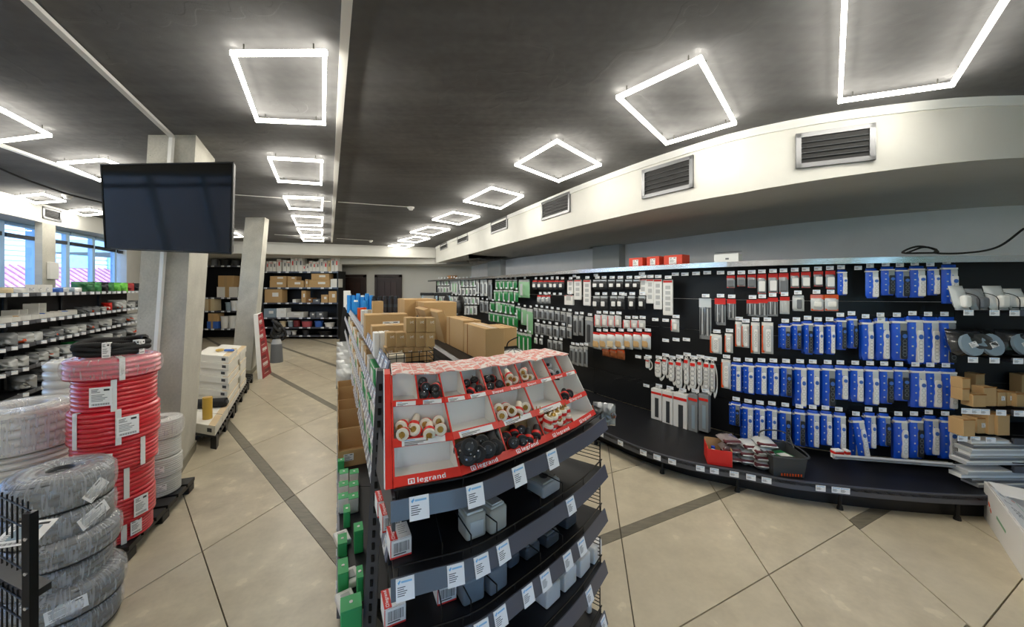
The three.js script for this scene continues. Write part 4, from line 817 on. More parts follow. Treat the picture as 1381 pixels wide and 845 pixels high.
// ---------------------------------------------------------------- the end of the centre gondola, facing the viewer
const P_END = new Plan(fromPx([[527, 1.12], [565, 1.15], [643, 1.22], [702, 1.35], [748, 1.485], [790, 1.66], [818, 1.86]])).facing();
const L_END = P_END.length;
{
  const o = thing('end_shelf', 'black end-of-aisle shelf unit carrying the red plug display', 'shelving', null, [0.05, 0, -1.7]);
  const lv = [[0.995, 1.05], [0.755, 0.812], [0.535, 0.592], [0.275, 0.332], [0.02, 0.078]];
  const tags = [[[566, 643, 703, 748], 0.06], [[547, 616, 652, 682, 773], 0.055], [[612, 652, 678, 715, 739, 769, 788], 0.055], [[798, 740], 0.055], [[817], 0.05]];
  lv.forEach(([a, b], i) => {
    wpart('shelf', P_END.sweep(0.01, L_END - 0.01, rect(-0.4, -0.015, b - 0.03, b - 0.012), 0.06), M.shelf, o);
    const st = wpart('price_strip', P_END.sweep(0, L_END, [[0.004, a], [0.009, a], [-0.008, b], [-0.013, b]], 0.06), stripGloss, o);
    wpart('wire_rail', merge([P_END.sweep(0.01, L_END - 0.01, rect(-0.024, -0.019, b + 0.024, b + 0.029), 0.06), ...[0.02, 0.2, 0.4, 0.6, 0.8, 0.98].map((t) => bar(P_END.point(L_END * t, -0.021, b - 0.01), P_END.point(L_END * t, -0.021, b + 0.028), 0.002, 5))]), M.wire, o);
    tags[i][0].forEach((x) => { const q = planAt(P_END, x, 0.012), m = part('price_tag', TAG, M.tag, st); m.position.copy(P_END.point(q.s, 0.0025, (a + b) / 2 - 0.002)).sub(o.position); m.rotation.set(-0.29, q.turn, 0, 'YXZ'); m.scale.set(tags[i][1], tags[i][1] * 1.12, 1); });
    if (i) { const k = []; for (let j = 0; j < 6; j++) k.push(bar(P_END.point(L_END - 0.012, -0.03, b + 0.02 + j * 0.018), P_END.point(L_END - 0.012, -0.26 + j * 0.012, b + 0.02 + j * 0.018), 0.0022, 5)); k.push(bar(P_END.point(L_END - 0.012, -0.03, b - 0.01), P_END.point(L_END - 0.012, -0.03, b + 0.115), 0.003, 5)); wpart('side_guard', merge(k), M.wire, o); }
    if (i === 1 || i === 2) for (const t of [0.14, 0.23, 0.33, 0.53, 0.66]) wpart('divider', merge([bar(P_END.point(L_END * t, -0.03, b), P_END.point(L_END * t, -0.03, b + 0.06), 0.0025, 5), bar(P_END.point(L_END * t, -0.03, b + 0.06), P_END.point(L_END * t, -0.36, b + 0.075), 0.0025, 5)]), M.wire, o);
  });
  wpart('back_panel', P_END.sweep(0.01, L_END - 0.01, rect(-0.43, -0.41, 0.02, 1.3), 0.06), M.panel, o);
  // slotted upright on the aisle corner
  const c = (x, y, d) => pt(x, 388, d).setY(y), lean = [[497, 1.7], [512, 1.7]], up = wpart('upright', hexa([c(487, 0, 1.72), c(506, 0, 1.72), c(507, 0, 1.78), c(489, 0, 1.78)], [c(508, 1.315, 1.72), c(520, 1.315, 1.72), c(521, 1.315, 1.78), c(509, 1.315, 1.78)]), std(0x4c4f55, 0.45, 0.2), o);
  for (let i = 0; i < 22; i++) { const t = 0.04 + i * 0.043, m = part('slot', box(0.012, 0.03, 0.006), std(0x020202, 0.9), up); m.position.copy(c(496.5 + (514 - 496.5) * t, 1.315 * t, 1.716)).sub(o.position); }
  wpart('side_bracket', hexa([c(507, 0.86, 1.7), P_END.point(0.005, -0.02, 0.95), P_END.point(0.015, -0.02, 0.95), c(509, 0.86, 1.7)], [c(511, 1.06, 1.7), P_END.point(0.005, -0.02, 1.055), P_END.point(0.015, -0.02, 1.055), c(513, 1.06, 1.7)]), std(0x44474c, 0.45, 0.2), o);
  // things on these shelves
  const put = (x, y, h, back = 0) => { const p = onH(x, y, h), q = planAt(P_END, x, 0); p.x += Math.sin(q.turn) * -back; p.z += Math.cos(q.turn) * -back; return [p, q.turn]; };
  const S2 = 0.801, S3 = 0.581, S4 = 0.321, S5 = 0.067;
  [[539, 752, S2, 'front red and white carton with barcode on the second shelf'], [527, 716, S2, 'middle red and white carton behind the front one'], [520, 696, S2, 'rearmost red and white carton beside the slotted upright']].forEach(([x, y, h, l]) => { const [p, t] = put(x, y, h, 0.045); carton('red_white_carton', l, 'red and white cartons on the end shelf', p, t + 0.1, 0.07, 0.062, 0.085, M.cardWhite, { tape: false, leg: true }); });
  [[531, 842, S3, 'red and white carton at the left end of the third shelf'], [601, 812, S3, 'red and white carton with barcode in the middle of the third shelf']].forEach(([x, y, h, l]) => { const [p, t] = put(x, y, h, 0.04); carton('red_white_carton', l, 'red and white cartons on the end shelf', p, t + 0.1, 0.07, 0.062, 0.085, M.cardWhite, { tape: false, leg: true }); });
  const surfaceBox = (name, l, g, x, y, h, w, hh, dp, body, top, kind) => {
    const [p, t] = put(x, y, h, dp / 2), b = thing(name, l, 'socket box', g, p, t);
    part('housing', rbox(w, hh, dp, 0.012, 0, hh / 2, 0, 2), body, b);
    const lid = part('face', rbox(w * 0.82, 0.012, dp * 0.8, 0.006, 0, hh + 0.002, 0), top, b);
    if (kind === 'socket') { part('socket_well', cyl(0.02, 0.017, 0.008, 16, 0, hh + 0.009, 0), M.tieBlack, lid); for (const s of [-1, 1]) part('screw', cyl(0.004, 0.004, 0.004, 8, s * w * 0.32, hh + 0.009, s * dp * 0.3), M.chrome, lid); }
    else if (kind === 'front') { part('front_window', rbox(w * 0.66, hh * 0.6, 0.006, 0.003, 0, hh * 0.45, dp / 2), M.clearPale, b); part('round_mark', ring(0.012, 0.003, 0, 0, 0).rotateX(Math.PI / 2).translate(0, hh + 0.009, 0), M.socketGrey, lid); }
    else part('hinged_window', box(w * 0.6, 0.006, dp * 0.5, 0, hh + 0.01, 0.008), kind === 'clear' ? M.clearPale : M.midGrey, lid);
  };
  const putty = std(0xb9b7ac, 0.4), slate = std(0x6f7a86, 0.35), slateDark = std(0x50555c, 0.35);
  surfaceBox('surface_box', 'pale grey box with a round mark, left one on the second shelf', 'pale grey boxes', 643, 727, S2, 0.082, 0.09, 0.08, putty, M.clearPale, 'front');
  surfaceBox('surface_box', 'pale grey box with clear lid, right of the first', 'pale grey boxes', 674, 717, S2, 0.08, 0.09, 0.09, putty, M.clearPale, 'clear');
  surfaceBox('surface_box', 'flat pale grey double box at the right of the second shelf', 'pale grey boxes', 745, 667, S2, 0.12, 0.055, 0.1, M.paleGrey, putty, 'socket');
  surfaceBox('surface_box', 'slate grey box with hinged lid, left on the third shelf', 'slate boxes', 640, 814, S3, 0.085, 0.09, 0.09, slate, slateDark, 'lid');
  surfaceBox('surface_box', 'taller slate grey box, second on the third shelf', 'slate boxes', 674, 798, S3, 0.085, 0.095, 0.09, slate, slate, 'lid');
  surfaceBox('surface_box', 'small black switch box, third on the third shelf', 'slate boxes', 695, 764, S3, 0.06, 0.05, 0.07, slateDark, M.darkGrey, 'lid');
  surfaceBox('surface_box', 'black socket box, left of the three on the third shelf', 'black socket boxes', 720, 751, S3, 0.085, 0.05, 0.085, slateDark, M.midGrey, 'socket');
  surfaceBox('surface_box', 'black socket box, middle of the three on the third shelf', 'black socket boxes', 747, 735, S3, 0.085, 0.05, 0.085, slateDark, M.midGrey, 'socket');
  surfaceBox('surface_box', 'black socket box, right of the three on the third shelf', 'black socket boxes', 772, 710, S3, 0.085, 0.05, 0.085, slateDark, M.midGrey, 'socket');
  [[746, 813], [769, 791], [789, 772], [806, 754]].forEach(([x, y], i) => {
    const [p, t] = put(x, y, S4, 0.05), b = thing('white_switch_box', `${ORD[i]} white boxed switch from the left on the fourth shelf`, 'box', 'white boxed switches', p, t);
    part('carton', rbox(0.098, 0.082, 0.11, 0.008, 0, 0.041, 0), M.plasticWhite, b); part('red_print', box(0.05, 0.002, 0.014, 0, 0.083, 0.02), M.red, b); part('clear_lid', rbox(0.08, 0.004, 0.04, 0.002, 0, 0.083, -0.025), M.socketGrey, b);
  });
  { const [p, t] = put(718, 818, S4, 0.03), b = thing('white_bag', 'small white and blue striped packet on the fourth shelf', 'packet', null, p, t); part('packet', pillow(0.06, 0.09, 0.04, 6, 6, 0.3, 2).translate(0, 0.09, -0.02), M.plasticWhite, b); for (let i = 0; i < 3; i++) part('stripe', box(0.006, 0.05, 0.004, -0.018 + i * 0.018, 0.04, 0.022), M.darkGrey, b); }
  { const [p, t] = put(772, 846, S5, 0.03), b = thing('red_plug_lid', 'round red industrial socket lid on the lowest shelf', 'socket', null, p, t); part('lid', cyl(0.05, 0.05, 0.02, 24).rotateX(1.2).translate(0, 0.05, 0), M.red, b); part('collar', cyl(0.035, 0.035, 0.05, 20).rotateX(1.2).translate(0, 0.045, -0.03), std(0x7a1512, 0.5), b); }
  { const [p, t] = put(799, 826, S5, 0.02), b = thing('white_fitting', 'small white plastic fitting lying on the lowest shelf', 'fitting', null, p, t); part('body', cyl(0.014, 0.016, 0.04, 14, 0, 0.02, 0), M.plasticWhite, b); part('cap', cyl(0.012, 0.012, 0.014, 14, 0, 0.046, 0), M.greyBlue, b); }
}
// ---------------------------------------------------------------- red counter display with three tiers of bins
{
  const P_TOP = new Plan(fromPx([[528, 1.466], [591, 1.504], [649, 1.59], [696, 1.7], [741, 1.848], [764, 1.93]]));
  const H0 = 1.072, H1 = 1.36;
  const bot = (f) => P_END.point(0.012 + (L_END - 0.06) * f, -0.04, H0), top = (f) => { const q = P_TOP.at(P_TOP.length * f); return new V3(q.x, H1, -q.d); };
  const S = (f, v) => bot(f).lerp(top(f), v), inw = (f) => top(f).sub(bot(f)).setY(0).normalize();
  const o = thing('bin_display', 'red cardboard counter display with three tiers of plug bins', 'display', null, bot(0.5));
  const back = (f, v, k) => S(f, v).addScaledVector(inw(f), k);
  const tiers = [[0, 0.075, 0.3, 5, 0.13], [0.3, 0.37, 0.66, 5, 0.13], [0.66, 0.715, 0.985, 10, 0.13]];
  const slab = (a, b, c, d, t) => { const n = b.clone().sub(a).cross(d.clone().sub(a)).normalize().multiplyScalar(t); return hexa([a, b, c, d], [a, b, c, d].map((p) => p.clone().add(n))); };
  const lipPrint = { 0: 'LLLLL', 1: 'PPPPL', 2: 'PPPPLLLPLP' };
  const innerMat = [M.cardWhite, M.kraft];
  tiers.forEach(([v0, v1, v2, n, dp], r) => {
    for (let i = 0; i < n; i++) {
      const a = i / n, b = (i + 1) / n, inner = (r === 0 && i > 0 && i < 3) ? innerMat[1] : innerMat[0];
      const bin = part('bin', slab(S(a, v0), S(b, v0), back(b, v0, dp), back(a, v0, dp), 0.004).translate(-o.position.x, -o.position.y, -o.position.z), inner, o);
      const hTop = S(a, v2).y, bk = (f) => back(f, v0, dp), bt = (f) => back(f, v0, dp).setY(hTop);
      wpart('bin_back', slab(bk(a), bk(b), bt(b), bt(a), 0.004), inner, o);
      // printed lip, uv stretched over the whole lip
      const lip = slab(S(a, v0), S(b, v0), S(b, v1), S(a, v1), 0.005), p = lip.attributes.position, uv = lip.attributes.uv, e = S(b, v0).sub(S(a, v0)), L2 = e.lengthSq(), y0 = S(a, v0).y, y1 = S(a, v1).y;
      for (let k = 0; k < p.count; k++) uv.setXY(k, new V3(p.getX(k), p.getY(k), p.getZ(k)).sub(S(a, v0)).dot(e) / L2, (p.getY(k) - y0) / (y1 - y0));
      lip.translate(-o.position.x, -o.position.y, -o.position.z);
      part('bin_lip', lip, lipPrint[r][i] === 'L' ? M.legLip : M.legLabel, bin);
    }
    for (let i = 0; i <= n; i++) {
      const f = i / n, end = i === 0 || i === n, e = P_END.length * 0 + 0.0022, tdir = S(Math.min(1, f + 0.01), v0).sub(S(Math.max(0, f - 0.01), v0)).setY(0).normalize().multiplyScalar(e);
      const ring = [S(f, v0), S(f, v1), S(f, v2), back(f, v0, dp).setY(S(f, v2).y), back(f, v0, dp)];
      wpart('partition', loft([ring.map((p) => p.clone().sub(tdir)), ring.map((p) => p.clone().add(tdir))], 0.3), M.cardWhite, o);
      if (i < n) { const w = [S(f, v0), S(f, v1), S(f, v2), S(f, v2).addScaledVector(inw(f), 0.008), S(f, v1).addScaledVector(inw(f), 0.008), S(f, v0).addScaledVector(inw(f), 0.008)]; wpart('partition_edge', loft([w.map((p) => p.clone().sub(tdir.clone().multiplyScalar(1.3)).addScaledVector(inw(f), -0.002)), w.map((p) => p.clone().add(tdir.clone().multiplyScalar(1.3)).addScaledVector(inw(f), -0.002))], 0.3), M.legRed, o); }
    }
  });
  // printed outer cheek on the aisle side and crumpled top sheet
  const cheekTex = canvasTex(128, 256, (g, w, h) => { g.fillStyle = '#eceae8'; g.fillRect(0, 0, w, h); g.fillStyle = '#e5372a'; g.beginPath(); g.moveTo(w, 0); g.quadraticCurveTo(w * 0.3, h * 0.5, w * 0.7, h); g.lineTo(w, h); g.fill(); });
  const t0 = S(0.01, 0).sub(S(0, 0)).setY(0).normalize();
  const ring = [S(0, 0), S(0, 0.3), S(0, 0.66), S(0, 1), S(0, 1).addScaledVector(inw(0), 0.1), back(0, 0, 0.13)].map((p) => p.addScaledVector(t0, -0.004));
  wpart('outer_cheek', loft([ring, ring.map((p) => p.clone().addScaledVector(t0, -0.022))], 0.3), M.legRed, o);
  wpart('cheek_sheet', loft([ring.map((p) => p.clone().addScaledVector(t0, -0.0225)), ring.map((p) => p.clone().addScaledVector(t0, -0.026).addScaledVector(inw(0), 0.012))], 0.3), M.cardWhite, o);
  const sheetTex = dataTex(256, (u, v) => { const n = tiled((a, b) => fbm(a, b * 2, 3, 4), u, v, 9); const w = n > 0.02 || (u * 8) % 1 < 0.08; return w ? [236, 222, 216] : [228, 148, 136]; }, true, 3, 3);
  const sheet = []; for (let i = 0; i <= 40; i++) { const f = i / 40, wv = 0.003 * Math.sin(f * 31) + 0.002 * Math.sin(f * 57), A = S(f, 1).addScaledVector(inw(f), -0.012).setY(H1 - 0.004 + wv), Bk = S(f, 1).addScaledVector(inw(f), 0.13).setY(H1 + 0.012 + wv); sheet.push([A, Bk, Bk.clone().setY(Bk.y + 0.004), A.clone().setY(A.y + 0.004)]); }
  wpart('top_sheet', loft(sheet, 0.5), std(0xffffff, 0.6, 0, { map: sheetTex }), o);
  // plugs in the bins
  const plugMat = std(0xe9e1cf, 0.4), brass = std(0xb9974e, 0.3, 0.8), redBand = M.red;
  const makePlug = (label, group, body, band, brassy) => {
    const p = thing('plug', label, 'plug', group);
    part('body', new THREE.LatheGeometry([[0.004, -0.042], [0.011, -0.041], [0.014, -0.03], [0.0155, -0.006], [0.021, 0.004], [0.022, 0.02], [0.019, 0.024], [0.001, 0.025]].map(([x, y]) => new THREE.Vector2(x, y)), 14), body, p);
    if (band) part('band', cyl(0.0228, 0.0215, 0.013, 14, 0, 0.006, 0), band, p);
    part('pin_face', cyl(0.0105, 0.0115, 0.003, 12, 0, 0.0255, 0), brassy ? brass : M.darkGrey, p);
    for (const s of [-1, 1]) part('pin', cyl(0.0024, 0.0024, 0.018, 6, s * 0.008, 0.033, 0), brassy ? brass : M.chrome, p);
    return p;
  };
  const fill = [
    [1, 0, 8, 'white', 'first middle-tier bin'], [1, 2, 6, 'white', 'third middle-tier bin'], [1, 4, 2, 'black', 'last middle-tier bin'],
    [0, 1, 9, 'bigblack', 'second bottom bin'], [0, 2, 7, 'black', 'third bottom bin'], [0, 3, 16, 'white', 'fourth bottom bin'],
    [2, 1, 7, 'black', 'second top-tier bin'], [2, 3, 4, 'black', 'fourth top-tier bin'], [2, 4, 4, 'black', 'fifth top-tier bin'], [2, 5, 5, 'white', 'sixth top-tier bin'], [2, 6, 5, 'white', 'seventh top-tier bin'], [2, 8, 4, 'grey', 'ninth top-tier bin'],
  ];
  const proto = {};
  for (const [r, i, n, kind, label] of fill) {
    const [v0, , , cols] = tiers[r], w = 1 / cols;
    const perRow = Math.max(2, Math.round(r === 2 ? 2 : n > 10 ? 5 : 4));
    for (let k = 0; k < n; k++) {
      const f = (i + (0.5 + (k % perRow)) / perRow * 0.84 + 0.08) * w, rowBack = Math.floor(k / perRow), sc = kind === 'bigblack' ? 1.35 : r === 2 ? 0.8 : 1;
      const p = back(f, v0, 0.032 + (rowBack % 2) * 0.05 + rnd(-0.004, 0.004)); p.y += 0.03 * sc + Math.floor(rowBack / 2) * 0.032 + rnd(0, 0.006) + (rowBack % 2) * 0.012;
      const lab = `${{ white: 'white plug', black: 'black plug', bigblack: 'black rubber socket', grey: 'grey plug' }[kind]}, ${ORD[k % perRow]} from left, ${['front', 'rear', 'upper front', 'upper rear'][rowBack]} row, ${label}`;
      let m;
      if (!proto[kind]) { m = proto[kind] = makePlug(lab, 'plugs in the red display', kind === 'white' ? plugMat : kind === 'grey' ? M.paleGrey : std(0x1c1d1f, 0.65), kind === 'bigblack' || kind === 'grey' ? null : redBand, kind === 'white'); m.position.copy(p); m.userData.group = 'plugs: ' + label; }
      else m = dup(proto[kind], lab, 'plugs: ' + label, p);
      m.scale.setScalar(sc);
      m.rotation.set(n > 10 ? rnd(-0.2, 0.2) : rnd(0.7, 2.1), rnd(0, 6.28), rnd(-0.5, 0.5));
    }
  }
  const cap = thing('plug_cap', 'round black bag of grey clips behind the right end of the display', 'bag', null, pt(815, 572, 2.05), -0.4);
  cap.userData.label = 'crumpled clear bag of grey clips behind the right end of the display'; cap.name = 'clip_bag';
  part('bag', pillow(0.12, 0.12, 0.1, 10, 10, 1.2, 4).translate(0, 0.12, -0.05), M.clearGrey, cap);
  for (let i = 0; i < 14; i++) { const m = part('clip', rbox(0.022, 0.018, 0.02, 0.004), i % 4 ? M.midGrey : M.brown, cap); m.position.set(rnd(-0.06, 0.06), rnd(0.02, 0.12), rnd(0.0, 0.06)); m.rotation.set(rnd(0, 3), rnd(0, 3), 0); }
}
// ---------------------------------------------------------------- the long side of the centre gondola along the aisle
{
  const XL = (d) => -0.74 - 0.481 * (d - 2.1), XB = (d) => -0.47 * d, XS = (d) => -0.33 - 0.45 * (d - 2.0);
  const P_LIP = new Plan([[XL(1.85), 1.85], [XL(9), 9]], 1), P_FOOT = new Plan([[XB(1.8), 1.8], [XB(9), 9]], 1), P_SPINE = new Plan([[XS(1.9), 1.9], [XS(9), 9]], 1);
  const v = (x, y, d) => new V3(x, y, -d), bayCut = [1.85, 2.9, 4.2, 5.7, 7.3, 9];
  const lv = [[1.255, 1.335], [0.945, 1.02], [0.63, 0.70], [0.33, 0.40]];
  for (let b = 0; b < 5; b++) {
    const d0 = bayCut[b], d1 = bayCut[b + 1] - 0.006, o = thing('gondola_bay', `${ORD[b]} black gondola bay from the red display along the aisle`, 'shelving', 'bays of the centre gondola', v(XS((d0 + d1) / 2), 0, (d0 + d1) / 2));
    const quad = (fa, fb, y0, y1, a = d0, e = d1) => hexa([v(fa(a), y0, a), v(fb(a), y0, a), v(fb(e), y0, e), v(fa(e), y0, e)], [v(fa(a), y1, a), v(fb(a), y1, a), v(fb(e), y1, e), v(fa(e), y1, e)]);
    const right = (d) => XS(d) + 0.5;
    wpart('spine_panel', quad((d) => XS(d) - 0.012, (d) => XS(d) + 0.012, 0, 1.3), M.panel, o);
    wpart('spine_rail', quad((d) => XS(d) - 0.02, (d) => XS(d) + 0.02, 1.3, 1.33), M.black, o);
    wpart('base_shelf', quad(XB, right, 0.1, 0.15), M.shelf, o);
    wpart('base_lip', quad((d) => XB(d) - 0.006, (d) => XB(d) + 0.012, 0.05, 0.165), M.rail, o);
    wpart('right_shelf', quad(XS, right, 1.24, 1.26), M.shelf, o);
    lv.forEach(([a, e]) => {
      wpart('shelf', quad((d) => XL(d) + 0.01, XS, a + 0.005, a + 0.022), M.shelf, o);
      const st = wpart('price_strip', hexa([v(XL(d0) - 0.012, a, d0), v(XL(d0) - 0.006, a, d0), v(XL(d1) - 0.006, a, d1), v(XL(d1) - 0.012, a, d1)], [v(XL(d0) + 0.008, e, d0), v(XL(d0) + 0.014, e, d0), v(XL(d1) + 0.014, e, d1), v(XL(d1) + 0.008, e, d1)]), std(0x8a8da0, 0.35), o);
      for (let d = d0 + 0.08; d < d1 - 0.04; d += 0.13) { const m = part('price_tag', TAG, M.tag, st); m.position.copy(v(XL(d) - 0.003, (a + e) / 2, d)).sub(o.position); m.rotation.set(-0.26, -Math.PI / 2 + 0.45, 0, 'YXZ'); m.scale.set(0.075, 0.062, 1); }
    });
    for (let d = d0 + 0.1; d < d1; d += 0.24) { const m = part('price_tag', TAG, M.tag, o); m.position.copy(v(XB(d) - 0.008, 0.11, d)).sub(o.position); m.rotation.y = -Math.PI / 2 + 0.44; m.scale.set(0.06, 0.06, 1); }
    if (b === 4) wpart('end_panel', hexa([v(XB(9), 0, 9.01), v(XS(9) + 0.5, 0, 9.2), v(XS(9) + 0.5, 0, 9.24), v(XB(9), 0, 9.05)], [v(XL(9) - 0.05, 1.34, 9.01), v(XS(9) + 0.5, 1.34, 9.2), v(XS(9) + 0.5, 1.34, 9.24), v(XL(9) - 0.05, 1.34, 9.05)]), M.panel, o);
  }
  const T = 0.447;                                                      // the gondola's turn: its long side runs away to the left
  const along = (X, d, inset) => v(X(d) + inset, 0, d);
  const cardGreen = std(0x36a860, 0.5), cream = std(0xddd0b6, 0.7), levelMats = [
    ['second', 1.0 - 0.033, [cardGreen, M.cardWhite, cardGreen, M.cardGrey, M.kraft, cream, M.kraft, M.cardWhite, M.kraft, cream, M.cardWhite, M.kraft, cream, M.kraft, M.cardWhite, cream], 0.2],
    ['third', 0.652, [M.cardWhite, cardGreen, M.cardWhite, cardGreen, M.cardWhite, cardGreen, cream, M.kraft, M.cardWhite, cream, M.kraft, cream, M.cardWhite, M.kraft, cream], 0.19],
    ['fourth', 0.352, [cardGreen, M.cardWhite, cardGreen, cardGreen, M.cardWhite, cream, M.cardWhite, M.kraft, cream, M.cardWhite, M.cardGrey, cream, M.cardWhite, M.kraft], 0.19],
  ];
  const word = new Map([[cardGreen, 'green'], [M.cardWhite, 'white'], [M.cardGrey, 'pale grey'], [M.kraft, 'kraft'], [cream, 'cream']]);
  for (const [lvName, h, mats, hh] of levelMats) {
    let d = 2.02;
    mats.forEach((m, i) => {
      const w = 0.26 + (i % 3) * 0.07, q = along(XL, d + w / 2, 0.17), o = thing('shelf_carton', `${word.get(m)} carton, ${ORD[i]} from the red display on the ${lvName} gondola shelf`, 'box', `cartons on the ${lvName} gondola shelf`, [q.x, h, q.z], T);
      const k = hh * (0.8 + (i * 37 % 10) / 45);
      part('carton', rbox(0.28, k, w * 0.82, 0.005, 0, k / 2, 0), m, o);
      part('front_label', box(0.003, k * 0.5, w * 0.4, -0.142, k * 0.5, 0), m === M.cardWhite ? cardGreen : M.cardWhite, o);
      part('lid', box(0.284, 0.008, w * 0.825, 0, k - 0.01, 0), m === cardGreen ? M.cardWhite : m, o);
      d += w;
    });
  }
  // open kraft bins, green packs and bags on the base shelf
  for (let i = 0; i < 5; i++) {
    const d = 3.42 + i * 0.46, q = along(XB, d, 0.17), o = thing('open_kraft_bin', `${ORD[i]} open kraft bin from the near end on the gondola base`, 'box', 'open kraft bins on the gondola base', [q.x, 0.152, q.z], T), h = 0.2 + (i % 2) * 0.03;
    part('front', box(0.3, h * 0.7, 0.006, 0, h * 0.35, 0.19), M.kraft, o); part('back', box(0.3, h, 0.006, 0, h / 2, -0.19), M.kraft, o);
    for (const s of [-1, 1]) part('side', box(0.006, h, 0.38, s * 0.15, h / 2, 0), M.kraft, o);
    part('floor_plate', box(0.3, 0.006, 0.38, 0, 0.004, 0), M.kraft, o);
    part('paper_label', box(0.08, 0.06, 0.003, -0.07, h * 0.4, 0.195), M.paper, o);
  }
  const gp = (l, x, y, w, h, dp, mat, turn = T) => { const p = onH(x, y, 0.152), o = thing('green_pack', l, 'pack', 'green and white packs on the gondola base', p, turn); part('carton', rbox(w, h, dp, 0.006, 0, h / 2, -dp / 2), mat, o); part('lid_print', box(w * 0.98, 0.003, dp * 0.98, 0, h + 0.001, -dp / 2), cardGreen, o); part('dot', cyl(0.008, 0.008, 0.004, 10, 0, h + 0.003, -dp / 2), M.cardWhite, o); return o; };
  const gName = ['front left', 'front right', 'middle left', 'middle right', 'rear left', 'rear right'];
  for (let i = 0; i < 6; i++) gp(`${gName[i]} green pack of the close group of six`, 463 + (i % 2) * 14 + Math.floor(i / 2) * 0.5, 692 - Math.floor(i / 2) * 18, 0.065, 0.1, 0.085, M.cardWhite);
  gp('single green pack standing behind the group of six', 460, 638, 0.05, 0.1, 0.06, cardGreen); gp('green pack standing alone in front of the group of six', 468, 712, 0.04, 0.1, 0.1, cardGreen);
  gp('green pack leaning beside a white switch on the base', 462, 752, 0.05, 0.08, 0.1, cardGreen); gp('green pack upright against the spine side', 484, 746, 0.05, 0.13, 0.09, cardGreen); gp('tall green pack near the bottom of the picture', 463, 800, 0.05, 0.1, 0.12, cardGreen); gp('large green pack at the bottom edge of the picture', 474, 852, 0.09, 0.1, 0.09, cardGreen); gp('thin green pack against the upright near the bottom', 486, 812, 0.03, 0.12, 0.09, cardGreen);
  for (const [l, x, y] of [['white switch with grey rocker lying on the gondola base', 464, 736], ['white switch lying beside the tall green pack', 476, 792], ['white double switch above the large green pack', 470, 826]]) { const o = thing('white_switch', l, 'switch', 'loose white switches', onH(x, y, 0.152), T + 0.2); part('plate', rbox(0.08, 0.035, 0.12, 0.008, 0, 0.02, -0.05), M.plasticWhite, o); part('rocker', rbox(0.04, 0.008, 0.06, 0.003, 0, 0.04, -0.05), M.socketGrey, o); }
  for (let i = 0; i < 9; i++) { const d = 5.75 + i * 0.36, q = along(XB, d, 0.14 + (i % 2) * 0.05), o = thing('clear_bag', `${ORD[i]} crumpled clear bag along the far half of the gondola base`, 'bag', 'clear bags on the gondola base', [q.x, 0.152, q.z], T); part('bag', pillow(0.3, 0.3, 0.26, 8, 8, 0.8, i + 1).translate(0, 0.3, -0.13), M.clearPale, o); part('content', rbox(0.16, 0.14, 0.12, 0.03, 0, 0.1, 0.03), i % 2 ? M.cardWhite : M.midGrey, o); }
  // on the top shelf, aisle side
  const topH = 1.278;
  const onTop = (name, label, group, x, d, w, h, dp, mat, extra = {}, up = 0) => { const p = pt(x, 388, d); return carton(name, label, group, [p.x, topH + up, p.z], T, w, h, dp, mat, extra); };
  const g1 = 'small kraft boxes with white script';
  ['left', 'middle', 'right'].forEach((w, i) => onTop('small_kraft_box', `${w} small kraft box of the top layer with white lettering`, g1, 552 + i * 13.5, 2.16, 0.05, 0.083, 0.09, M.kraft, { print: true, tape: false }, 0.168));
  for (let i = 0; i < 5; i++) onTop('small_kraft_box', `${ORD[i]} small kraft box from the left in the second layer`, g1, 526 + i * 13, 2.16, 0.05, 0.083, 0.09, M.kraft, { print: true, tape: false }, 0.084);
  for (let i = 0; i < 5; i++) onTop('small_kraft_box', `${ORD[i]} small kraft box from the left in the bottom layer`, g1, 524 + i * 13, 2.16, 0.05, 0.083, 0.09, M.kraft, { print: true, tape: false }, 0);
  onTop('cream_box', 'cream carton inside the wire basket on the gondola', null, 534, 1.95, 0.085, 0.075, 0.09, cream, { tape: false });
  ['first', 'second', 'third'].forEach((w, i) => onTop('white_box', `${w} tall white box from the lip left of the small kraft boxes`, 'tall white boxes on the gondola', 507 + i * 7.5, 2.28 + i * 0.02, 0.03, 0.15, 0.1, M.cardWhite, { tape: false }));
  onTop('long_kraft_box', 'long flat kraft box behind the small kraft boxes', null, 524, 2.75, 0.24, 0.15, 0.14, M.kraft, {}); onTop('long_kraft_box', 'kraft box with white label further along the top shelf', null, 520, 3.2, 0.34, 0.2, 0.2, M.kraft, { label: true });
  onTop('kraft_cube', 'small kraft cube standing above the long boxes', null, 509, 3.7, 0.1, 0.29, 0.12, M.kraft, {}); for (let i = 0; i < 4; i++) onTop('white_box', `${ORD[i]} white box of the row behind the orange bottles`, 'white box row on the gondola', 489 + i * 4.6, 3.75, 0.03, 0.2, 0.1, i === 2 ? cream : M.cardWhite, { tape: false });
  for (let i = 0; i < 3; i++) onTop('orange_box', `${ORD[i]} orange carton from the lip on the gondola top`, 'orange cartons on the gondola', 484 + i * 4, 4.7 + i * 0.05, 0.035, 0.17, 0.1, M.orange, { tape: false });
  const skyBlue = std(0x2a8fdc, 0.4);
  for (let i = 0; i < 8; i++) { const p = pt([471, 477, 483, 489, 495, 501, 480, 492][i], 388, i < 6 ? 6.3 : 5.9), o = thing('blue_canister', `${ORD[i]} bright blue canister of the cluster on the gondola top`, 'canister', 'blue canisters', [p.x, topH, p.z]); const h = i < 6 ? 0.3 - (i % 2) * 0.03 : 0.2; part('body', cyl(0.036, 0.036, h, 12, 0, h / 2, 0), skyBlue, o); part('cap', cyl(0.028, 0.032, 0.03, 12, 0, h + 0.012, 0), i % 3 ? skyBlue : M.white, o); }
